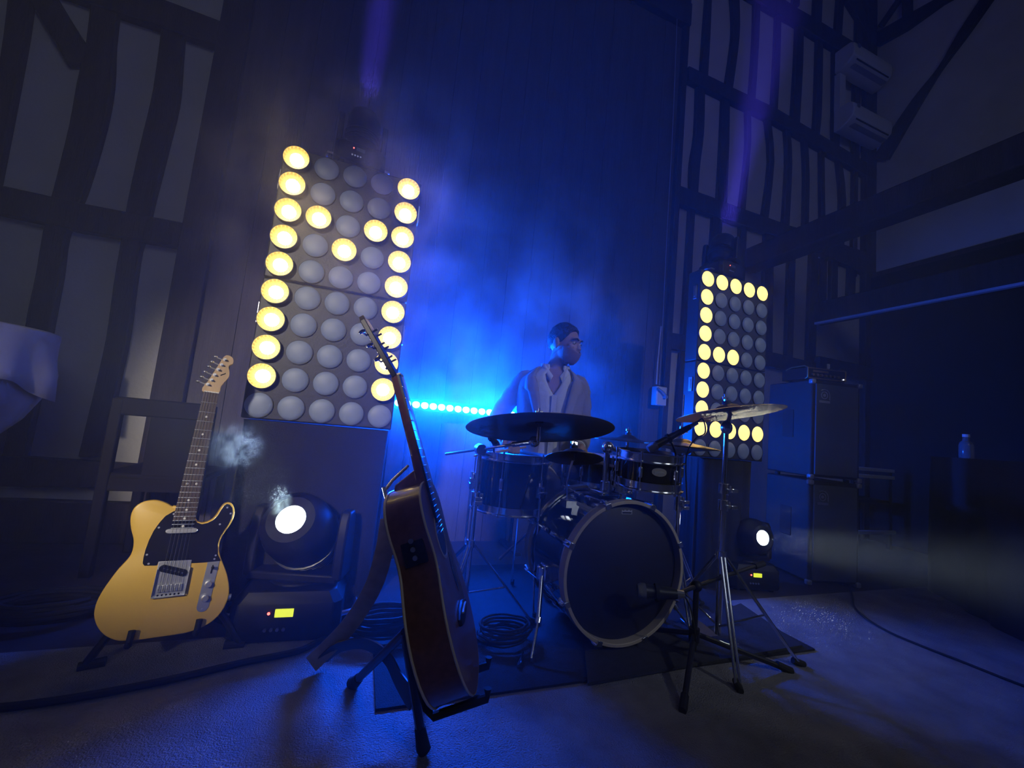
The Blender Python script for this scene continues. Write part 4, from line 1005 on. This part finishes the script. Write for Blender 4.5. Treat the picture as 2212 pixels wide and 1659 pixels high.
# jacket
GZ = [(.56, .52), (.66, .38), (.76, .27), (.90, .26), (1.02, .31), (1.12, .42), (1.18, .62), (1.22, .90)]
def gap(z):
    for (a, b), (a2, b2) in zip(GZ, GZ[1:]):
        if a <= z <= a2: return b+(b2-b)*(z-a)/(a2-a)
    return GZ[-1][1] if z > 1 else GZ[0][1]
def jp(z, a, off): 
    fl = 1+.10*max(0, (.72-z)/.16)
    p = torp(min(max(z, .5), 1.225), a, off); return (p[0]*fl, p[1]*fl, z)
rings = []
for z in (.56, .62, .68, .74, .80, .86, .92, .98, 1.04, 1.09, 1.13, 1.16, 1.19, 1.21, 1.225):
    g = gap(z); rings.append([jp(z, -PI/2+g+(2*PI-2*g)*i/44, .018+.0025*math.sin(i*1.7+z*23)) for i in range(45)])
jk = MB().loft(rings, closed=False).build('jacket', jacketm, dr, solid=.007, smooth=75)
for s_ in (-1, 1):
    ap = [Vector(p) for p in ARM[s_]]; sh = ap[0]+Vector((-s_*.03, 0, .004))
    pts_ = catmull([sh]+ap, 5); n_ = len(pts_)
    rr = []
    for i in range(n_):
        k = i/(n_-1); r0 = .066*(1-k)+.044*k
        rr.append(r0*(1+.05*math.sin(i*2.1)*(1 if k > .2 else .3)))
    MB().tube(pts_, rr, 18).build('jacket_sleeve', jacketm, dr, smooth=75)
    MB().tube([ap[-1]+(ap[-2]-ap[-1]).normalized()*.012, ap[-1]+(ap[-1]-ap[-2]).normalized()*.012], .034, 14).build('shirt_cuff', shirtm, dr)
    lp = []
    for z, wd in ((1.222, .10), (1.20, .22), (1.16, .36), (1.12, .44), (1.085, .46), (1.07, .34), (1.0, .28), (.92, .18), (.84, .06)):
        g = gap(z); lp.append([jp(z, -PI/2+s_*(g+wd*k), .028) for k in (0, .33, .66, 1)])
    MB().loft(lp, closed=False).build('lapel', lapelm, dr, solid=.005, smooth=75)
rings = [[jp(.70+.0, -PI/2+.9+i*.06, .027) for i in range(6)], [jp(.745, -PI/2+.9+i*.06, .027) for i in range(6)]]
MB().loft(rings, closed=False).build('pocket_flap', lapelm, dr, solid=.004)
# trousers
tr = MB(); tr.loft([[torp(max(.5, z), 2*PI*i/24, k) if z >= .5 else tuple(Vector(torp(.5, 2*PI*i/24, k))+Vector((0, 0, z-.5))) for i in range(24)] for z, k in ((.46, -.03), (.50, .004), (.60, .010), (.68, .006))])
for s_ in (-1, 1):
    pts_ = catmull(LEG[s_], 6); n_ = len(pts_); tr.tube(pts_, [(.100-.042*(i/(n_-1)))*(1+.035*math.sin(i*2.7)) for i in range(n_)], 18)
tro = tr.build('trousers', trouserm, dr, smooth=0)
md = tro.modifiers.new('remesh', 'REMESH'); md.mode = 'VOXEL'; md.voxel_size = .009; md.use_smooth_shade = True
md = tro.modifiers.new('smooth', 'SMOOTH'); md.factor = .5; md.iterations = 3
for s_ in (-1, 1):
    f0 = Vector(LEG[s_][-1]); sh = MB(); sh.tube([f0+Vector((0, .055, -.04)), f0+Vector((0, .01, -.038)), f0+Vector((0, -.08, -.045)), f0+Vector((0, -.16, -.052)), f0+Vector((0, -.20, -.056))], [.036, .044, .044, .040, .018], 14, flat=.85)
    sh.build('shoe', leath, dr, smooth=75)
for s_ in (-1, 1):
    h0 = dr.matrix_basis @ Vector(ARM[s_][-1]); dh = (Vector(ARM[s_][-1])-Vector(ARM[s_][-2])).normalized()
    R3 = RZ(math.radians(-18)).to_3x3(); dw = R3 @ dh; sdw = dw.cross(Vector((0, 0, 1))).normalized()
    c_ = RZ(math.radians(-18)) @ (Vector(ARM[s_][-1])+dh*.09+Vector((0, 0, -.022)))+Vector((1.03, 2.19, 0))
    dirn = (dw*.5-sdw*s_*.75+Vector((0, 0, .06))).normalized()
    st = MB(); st.tube([(-dirn*.11), dirn*.22, dirn*.265, dirn*.28, dirn*.292], [.0072, .0070, .0042, .0062, .003], 10)
    o = st.build('drumstick', maple); o.location = c_; tag(o, 'wooden drumstick in the drummer\'s %s hand' % ('right' if s_ < 0 else 'left'), 'drumstick', 'drumsticks')

# ================================================================== BASS CABINETS AND AMP
tolex = mat('black_tolex', (.014, .014, .017), .5, bump=.4, bscale=400)
grillc = mat('grey_grille_cloth', (.115, .125, .135), .85, bump=.6, bscale=500)
silver = mat('silver_trim', (.45, .45, .48), .4, metal=.6)
A0 = at(1745, 1266, Z=.0); A1 = at(1850, 1272, Z=.0)
aa = math.atan2(A1.y-A0.y, A1.x-A0.x); CW, CD, CH = .375, .40, .685
def cab(z, label):
    t = thing('bass_cabinet', label, 'speaker', (A0.x, A0.y, z), aa, 'stacked bass cabinets')
    MB().box((CW/2, CD/2, CH/2+.008), (CW, CD, CH-.016)).build('box', tolex, t, bevel=.01)
    MB().box((CW/2, -.004, CH/2+.004), (CW-.05, .012, CH-.06)).build('grille', grillc, t, bevel=.003)
    for x in (.006, CW-.006):
        for zz in (.016, CH-.012): MB().box((x, .004, zz), (.034, .034, .034)).build('metal_corner', silver, t, bevel=.008)
    for x in (.05, CW-.05):
        for y in (.05, CD-.05): MB().cyl((x, y, -.008), (x, y, .012), .018, n=12).build('rubber_foot', rubber, t)
    # emblem: spiral 'a' with bar below
    ex_, ez_ = .085, CH-.105
    FM = frame((ex_, -.0105, ez_), (1, 0, 0), (0, 0, 1), (0, -1, 0))
    g = MB(); g.lathe([(.020, 0), (.027, 0), (.027, .003), (.020, .003)], 28, FM, close=True); g.lathe([(0, 0), (.011, 0), (.011, .003), (0, .003)], 20, FM)
    arc = [(.040*math.cos(a), .040*math.sin(a), .0015) for a in np.linspace(2.2, 0, 16)]+[(.040, -.030, .0015)]
    g.tube(arc, .0035, 6, FM); g.build('emblem', silver, t)
    MB().box((.002, -.045, .0015), (.082, .016, .003), FM).build('name_bar', silver, t)
    hd = MB(); hd.box((-.002, CD/2, CH*.55), (.006, .10, .20)); hd.build('side_handle', rubber, t, bevel=.004)
    return t
cab(.008, 'lower of the two stacked tall bass cabinets with grey grille')
cab(.008+CH+.008, 'upper of the two stacked tall bass cabinets, small amplifier on top')
zt = .008+2*(CH+.008)
AMx, AMy, AMz = .30, .24, .085
am = thing('bass_amplifier', 'small slatted bass amplifier head on top of the cabinets', 'amplifier', (A0.x+.045*math.cos(aa), A0.y+.06, zt), aa)
MB().box((AMx/2, AMy/2, AMz/2+.01), (AMx, AMy, AMz)).build('chassis', blackm, am, bevel=.005)
goldm = mat('brass_trim', (.42, .28, .14), .35, metal=.8)
MB().box((AMx/2, -.002, .016), (AMx-.004, .006, .008)).build('front_rail', goldm, am); MB().box((AMx/2, -.002, .088), (AMx-.004, .006, .006)).build('front_rail', goldm, am)
for k in range(7): MB().cyl((.035+k*.033, 0, .04), (.035+k*.033, -.014, .04), .009, n=12).build('knob', goldm, am)
MB().box((.10, -.002, .068), (.12, .004, .014)).build('front_badge', goldm, am)
MB().ell((AMx-.02, -.004, .028), (.004, .003, .004), 8, 6).build('power_light', mat('white_led', (1, 1, 1), .3, emit=(.75, .75, 1), estr=9), am)
for sx in (0, 1): MB().tube([(sx*AMx, .02, .01), (sx*AMx, .0, .02), (sx*AMx, .0, .09), (sx*AMx, .03, .105), (sx*AMx, .15, .105), (sx*AMx, .2, .09)], .005, 8).build('carry_bar', goldm, am)
for k in range(4): MB().cyl((.04+(k % 2)*(AMx-.08), .04+(k//2)*(AMy-.08), 0), (.04+(k % 2)*(AMx-.08), .04+(k//2)*(AMy-.08), .012), .012, n=10).build('foot', rubber, am)
tn = thing('clip_tuner', 'small white clip-on tuner standing on the amplifier head', 'tuner', (A0.x+.045+AMx-.07, A0.y+.12-.05, zt+.095), aa)
MB().box((0, 0, .035), (.022, .010, .034)).build('display_block', whitep, tn, bevel=.003); MB().box((0, .004, .010), (.014, .016, .022)).build('clip_base', whitep, tn, bevel=.003)

# ================================================================== AIR CONDITIONERS, SWITCH BOX, CONDUIT
def aircon(z, label):
    t = thing('air_conditioner', label, 'air conditioner', (4.64, YW-.075, z), 0, 'wall air conditioners')
    L_ = .68; H_ = .27
    prof = [(0, 0), (-.06, -.005), (-.15, .035), (-.205, .085), (-.215, .16), (-.205, .225), (-.17, .262), (-.10, H_), (0, H_)]
    PM = frame((0, 0, 0), (0, 1, 0), (0, 0, 1), (1, 0, 0))
    MB().prism(prof, 0, L_, PM).build('casing', whitep, t, bevel=.012)
    MB().box((L_/2+.02, -.188, .066), (L_*.84, .010, .010)).build('air_slot', blackp, t)
    MB().box((L_/2+.02, -.13, .022), (L_*.84, .09, .006), T(0, 0, 0)).build('louvre', mat('louvre_grey', (.42, .43, .46), .5), t, M=T(0, 0, 0))
    MB().cyl((.07, -.216, .20), (.07, -.2185, .20), .026, n=20).build('round_emblem', mat('dark_emblem', (.06, .08, .10), .4), t)
    return t
ACZ1 = at(1829, 93, Y=2.79).z-.27; ACZ2 = at(1830, 222, Y=2.79).z-.27
aircon(ACZ1, 'upper white wall air conditioner by the corner post')
aircon(ACZ2, 'lower white wall air conditioner under its twin')
pt = MB().box((4.72, YW-.09, (ACZ1+ACZ2+.27)/2), (.10, .06, ACZ1-ACZ2-.27)).build('pipe_trunking', whitep)
tag(pt, 'white pipe trunking between the two air conditioners', 'trunking')
wb = thing('switch_box', 'white isolator box with lever on the wall right of the drummer', 'switch box', (2.415, YW-.045, 1.16))
MB().box((0, -.04, .085), (.105, .075, .165)).build('box', whitep, wb, bevel=.006)
MB().box((-.055, -.05, .085), (.008, .05, .16)).build('cover_edge', whitep, wb, bevel=.002)
lv = MB(); lv.tube([(-.06, -.09, .150), (.0, -.10, .115), (.03, -.10, .085)], .009, 8); lv.cyl((.03, -.07, .08), (.03, -.105, .08), .014, n=12); lv.build('lever', mat('grey_lever', (.25, .27, .3), .4), wb)
cd = thing('wall_conduit', 'thin white cable conduit running up the jamb above the switch box', 'conduit', (2.41, YW-.07, 1.325))
p_ = [at(1418, 830, Y=YW-.07), at(1420, 790, Y=YW-.07), at(1428, 705, Y=YW-.07)]
base_ = Vector((2.41, YW-.07, 1.325))
MB().tube([p-base_ for p in p_], .006, 8).build('short_conduit', whitep, cd)
p_ = [at(1424, 832, Y=YW-.07), at(1430, 730, Y=YW-.07), at(1441, 500, Y=YW-.09), at(1452, 300, Y=YW-.09), at(1462, 60, Y=YW-.09), at(1465, -40, Y=YW-.09)]
MB().tube(catmull([p-base_ for p in p_], 5), .0035, 6).build('long_cable', mat('grey_cable', (.35, .36, .4), .6), cd)

# ================================================================== COCKTAIL TABLE AT THE LEFT
linen = mat('white_linen', (.60, .60, .66), .85, bump=.15, bscale=12)
tc_ = Vector((-1.715, 2.40, 0))
ct = thing('cocktail_table', 'tall cocktail table in white linen at the left edge', 'table', tc_)
MB().cyl((0, 0, 1.06), (0, 0, 1.085), .345, n=48).build('table_top', mat('table_board', (.25, .2, .16), .6), ct)
MB().cyl((0, 0, .02), (0, 0, 1.06), .03, n=14).build('pole', blackm, ct); MB().lathe([(0, .03), (.05, .03), (.22, .012), (.23, 0), (0, 0)], 32).build('base_plate', blackm, ct)
n = 72; rings = []
for z, r, amp in ((1.088, 0.01, 0), (1.088, .335, 0), (1.080, .352, 0), (1.05, .354, .003), (.98, .356, .008), (.90, .360, .014), (.0, .362, .020)):
    ring = []
    for i in range(n):
        a = 2*PI*i/n; cr_ = abs(math.cos(2*(a-.2)))**3
        zz = z if z > .5 else .86-.085*cr_
        rr_ = r+amp*math.sin(a*9+.6*math.sin(a*3))+(.012*cr_ if z < .95 else 0)
        ring.append((rr_*math.cos(a), rr_*math.sin(a), zz))
    rings.append(ring)
MB().loft(rings, cap=False).build('table_topper', linen, ct, smooth=60, solid=.002)
rings = []
for z, r, amp in ((1.05, .342, .0), (.90, .338, .006), (.78, .325, .012), (.68, .27, .02), (.58, .19, .02), (.48, .115, .012), (.42, .085, .006), (.36, .11, .012), (.2, .2, .025), (.03, .27, .035)):
    rings.append([((r+amp*math.sin(i*2*PI*11/n))*math.cos(2*PI*i/n), (r+amp*math.sin(i*2*PI*11/n))*math.sin(2*PI*i/n), z) for i in range(n)])
MB().loft(rings, cap=False).build('under_cloth', linen, ct, smooth=60, solid=.002)

# dark chair by the left wall
dkw = mat('dark_chair_wood', (.010, .009, .011), .7, spec=.2)
chp = at(250, 860, Y=2.45); ch = thing('chair', 'dark wooden chair with solid back slat against the left wall', 'chair', (chp.x+.20, 2.45, 0))
for sx in (-1, 1):
    MB().box((sx*.185, 0, .41), (.045, .035, .82)).build('back_post', dkw, ch, bevel=.006); MB().box((sx*.185, .36, .22), (.04, .04, .44)).build('front_leg', dkw, ch, bevel=.006)
MB().box((0, 0, .785), (.40, .03, .085)).build('top_rail', dkw, ch, bevel=.008); MB().box((.045, 0, .59), (.19, .018, .32)).build('back_slat', dkw, ch, bevel=.004)
MB().box((0, .19, .455), (.42, .40, .035)).build('seat', dkw, ch, bevel=.01); MB().box((0, 0, .42), (.36, .025, .06)).build('lower_rail', dkw, ch)

# pale bench beyond the bass cabinets
ben = mat('pale_painted_wood', (.50, .52, .58), .6)
bx = at(1857, 1012, Y=2.6); bt = thing('bench', 'pale slatted bench in the dark behind the bass cabinets', 'bench', (bx.x+.22, 2.6, 0))
zb_ = bx.z
for k in range(2): MB().box((0, k*.0-.0, zb_-k*.068), (.60, .035, .034)).build('slat', ben, bt, bevel=.004)
MB().box((.02, 0, .17), (.62, .03, .034)).build('stretcher', ben, bt, bevel=.004)
MB().box((0, .17, .46), (.60, .32, .03)).build('seat', dkw, bt, bevel=.004)
for sx in (-1, 1):
    MB().box((sx*.28, .02, zb_/2), (.035, .03, zb_)).build('leg', dkw, bt); MB().box((sx*.28, .30, .23), (.035, .035, .46)).build('leg', dkw, bt)

# black clothed table at the right edge, with a bottle
e0 = Vector((3.31, 1.135, 0)); ed = Vector((.622, .783, 0)); er = Vector((.783, -.622, 0))
bt2 = thing('draped_table', 'black clothed table filling the dark right edge', 'table', M=frame(e0, ed, er, (0, 0, -1)) @ Matrix.Diagonal((1, 1, -1, 1)))
bt2.matrix_world = Matrix.Translation(e0) @ RZ(math.atan2(ed.y, ed.x))
n = 120; rings = []
for z, k in ((0, 1), (.3, .9), (.80, .3), (.93, 0), (.935, 0)):
    ring = []
    for i in range(n):
        a = 2*PI*i/n; ca, sa = math.cos(a), math.sin(a); q = (abs(ca)**10+abs(sa)**10)**(-.1)
        wv = .016*k*math.sin(i*PI*2*17/n+math.sin(i*.5))
        ring.append((.15+ca*q*(.70+wv), -.42+sa*q*(.40+wv), z))
    rings.append(ring)
MB().loft(rings).build('tablecloth', clothb, bt2, smooth=60)
gl = bpy.data.materials.new('dim_glass'); gl.use_nodes = True; b_ = gl.node_tree.nodes['Principled BSDF']
b_.inputs['Base Color'].default_value = (.5, .5, .6, 1); b_.inputs['Roughness'].default_value = .1; b_.inputs['Transmission Weight'].default_value = .7
bo_ = Vector((3.72, 1.50, .936))
btl = thing('bottle', 'short clear bottle on the black clothed table', 'bottle', bo_)
MB().lathe([(0, 0), (.034, 0), (.036, .006), (.036, .085), (.030, .105), (.018, .118), (.016, .14), (0, .14)], 24).build('glass', gl, btl); MB().cyl((0, 0, .14), (0, 0, .158), .018, n=16).build('cap', whitep, btl)

# ================================================================== CABLES AND SMALL THINGS ON THE FLOOR
def cable(name, label, pts, r, group=None, m=rubber, closed=False):
    P = catmull(pts, 8); b0 = P[0].copy(); b0.z = 0
    o = MB().tube([p-b0 for p in P], r, 8).build(name, m); o.location = b0; tag(o, label, 'cable', group); return o
cable('cable', 'thick black cable lying across the carpet at the left', [at(x, y, Z=.020) for x, y in ((-60, 1533), (60, 1522), (220, 1497), (380, 1465), (520, 1432), (640, 1407), (690, 1385), (740, 1362))], .0105)
cable('cable', 'thin black cable trailing from the bass cabinets over the carpet', [at(x, y, Z=.014) for x, y in ((1836, 1270), (1842, 1290), (1845, 1310), (1870, 1335), (1920, 1365), (1990, 1395), (2080, 1430), (2160, 1462), (2260, 1500))], .0055)
def coil(label, c, rx, ry, turns, r, seed):
    g = random.Random(seed); pts = []
    N_ = turns*14
    for i in range(N_):
        a = 2*PI*i/14; k = 1+.10*math.sin(i*.37)+g.uniform(-.04, .04)
        pts.append((c[0]+rx*k*math.cos(a), c[1]+ry*k*math.sin(a), c[2]+r+(.012*(i/14) if i else 0)*.9+g.uniform(0, .006)))
    return cable('cable_coil', label, pts, r, 'coiled cables')
p = at(1085, 1398, Z=.02); coil('coiled black cable on the rug beside the acoustic guitar', (p.x+.02, p.y+.05, .017), .10, .075, 6, .0048, 3)
p = at(835, 1378, Z=.02); coil('heap of black cable behind the acoustic guitar stand', (p.x, p.y+.04, .017), .13, .07, 7, .006, 5)
p = at(95, 1330, Z=.02); coil('heap of black cable on the dark floor at the left', (p.x, p.y+.02, .001), .16, .09, 6, .009, 9)
plug = thing('jack_plug', 'chrome jack plug on the rug beside the bass drum spur', 'plug', at(1120, 1440, Z=.022))
MB().tube([(0, 0, 0), (.02, .03, .004), (.03, .045, .006)], [.007, .007, .005], 10).build('sleeve', chrome, plug); MB().tube([(.03, .045, .006), (.045, .067, .009)], .003, 8).build('tip', chrome, plug)
p = at(770, 1243, D=2.25); ad = thing('plug_adapter', 'small white plug adapter on the floor behind the acoustic guitar', 'adapter', (p.x, p.y, 0.0))
MB().box((0, 0, .032), (.055, .05, .064)).build('case', whitep, ad, bevel=.008); MB().cyl((0, -.026, .04), (0, -.030, .04), .014, n=14).build('socket', mat('socket_grey', (.3, .32, .36), .5), ad)
ex_l = MB().box((0, 0, .018), (.30, .06, .036)); exo = ex_l.build('power_strip', blackp, bevel=.006); exo.location = (-.42, 2.2, 0); exo.rotation_euler.z = .3
tag(exo, 'black power strip on the dark floor behind the yellow guitar', 'power strip')

# ================================================================== HAZE
def volume(name, m_name, col, dens, noise=None, aniso=.3):
    m = bpy.data.materials.new(m_name); m.use_nodes = True; nt = m.node_tree; nt.nodes.clear()
    out = nt.nodes.new('ShaderNodeOutputMaterial'); v = nt.nodes.new('ShaderNodeVolumeScatter')
    v.inputs['Color'].default_value = (*col, 1); v.inputs['Density'].default_value = dens; v.inputs['Anisotropy'].default_value = aniso
    nt.links.new(v.outputs[0], out.inputs['Volume'])
    if noise:
        tc = nt.nodes.new('ShaderNodeTexCoord'); n_ = nt.nodes.new('ShaderNodeTexNoise'); n_.inputs['Scale'].default_value = noise[0]; n_.inputs['Detail'].default_value = noise[3] if len(noise) > 3 else 4
        n_.inputs['Distortion'].default_value = .6
        nt.links.new(tc.outputs['Object'], n_.inputs['Vector'])
        r = nt.nodes.new('ShaderNodeMapRange'); r.inputs['From Min'].default_value = noise[1]; r.inputs['From Max'].default_value = noise[2]; r.inputs['To Max'].default_value = dens
        nt.links.new(n_.outputs['Fac'], r.inputs['Value'])
        ln = nt.nodes.new('ShaderNodeVectorMath'); ln.operation = 'LENGTH'
        nt.links.new(tc.outputs['Object'], ln.inputs[0])
        f_ = nt.nodes.new('ShaderNodeMapRange'); f_.inputs['From Min'].default_value = 1.0; f_.inputs['From Max'].default_value = .35; f_.interpolation_type = 'SMOOTHSTEP'
        nt.links.new(ln.outputs['Value'], f_.inputs['Value'])
        mu = nt.nodes.new('ShaderNodeMath'); mu.operation = 'MULTIPLY'
        nt.links.new(r.outputs[0], mu.inputs[0]); nt.links.new(f_.outputs[0], mu.inputs[1]); nt.links.new(mu.outputs[0], v.inputs['Density'])
    return m
hz = MB().box((.55, 1.86, 2.7), (5.6, 2.26, 5.4)).build('haze', volume('haze', 'stage_haze', (.88, .92, 1), .036), smooth=0)
hz['kind'] = 'stuff'; tag(hz, 'thin stage haze hanging around the band and the lamps', 'haze')

cl = MB().ell((0, 0, 0), (1, 1, 1), 24, 14).build('haze_cloud', volume('haze_cloud', 'smoke_cloud', (.9, .95, 1), 1.05, noise=(4.2, .44, .66, 6)), smooth=0)
cl.location = (.80, 2.45, 1.55); cl.scale = (1.35, .46, 1.5)
cl['kind'] = 'stuff'; tag(cl, 'drifting blue lit smoke cloud between the left lamp wall and the drummer', 'smoke')

for pc, rad, dn, lab in ((PUFF_A, (.080, .085, .080), 4.5, 'bright round puff of smoke in the white beam beside the guitar neck'), (PUFF_B, (.045, .06, .07), 5, 'small wisp of smoke rising in front of the glaring floor light')):
    o = MB().ell((0, 0, 0), (1, 1, 1), 20, 12).build('smoke_puff', volume('smoke_puff', 'puff_smoke_%d' % int(rad[2]*1000), (.7, .88, 1), dn, noise=(3.2, .42, .66, 6)), smooth=0)
    o.location = pc; o.scale = rad; o['kind'] = 'stuff'; tag(o, lab, 'smoke')

c2_ = MB().ell((0, 0, 0), (1, 1, 1), 24, 14).build('haze_cloud', volume('haze_cloud', 'lamp_smoke', (1, .98, .95), .85, noise=(3.6, .45, .66, 6)), smooth=0)
c2_.location = (NX+.05, NY-.12, NZ+.35); c2_.scale = (.75, .42, .85)
c2_['kind'] = 'stuff'; tag(c2_, 'warm lit wisps of smoke around the left lamp wall', 'smoke')
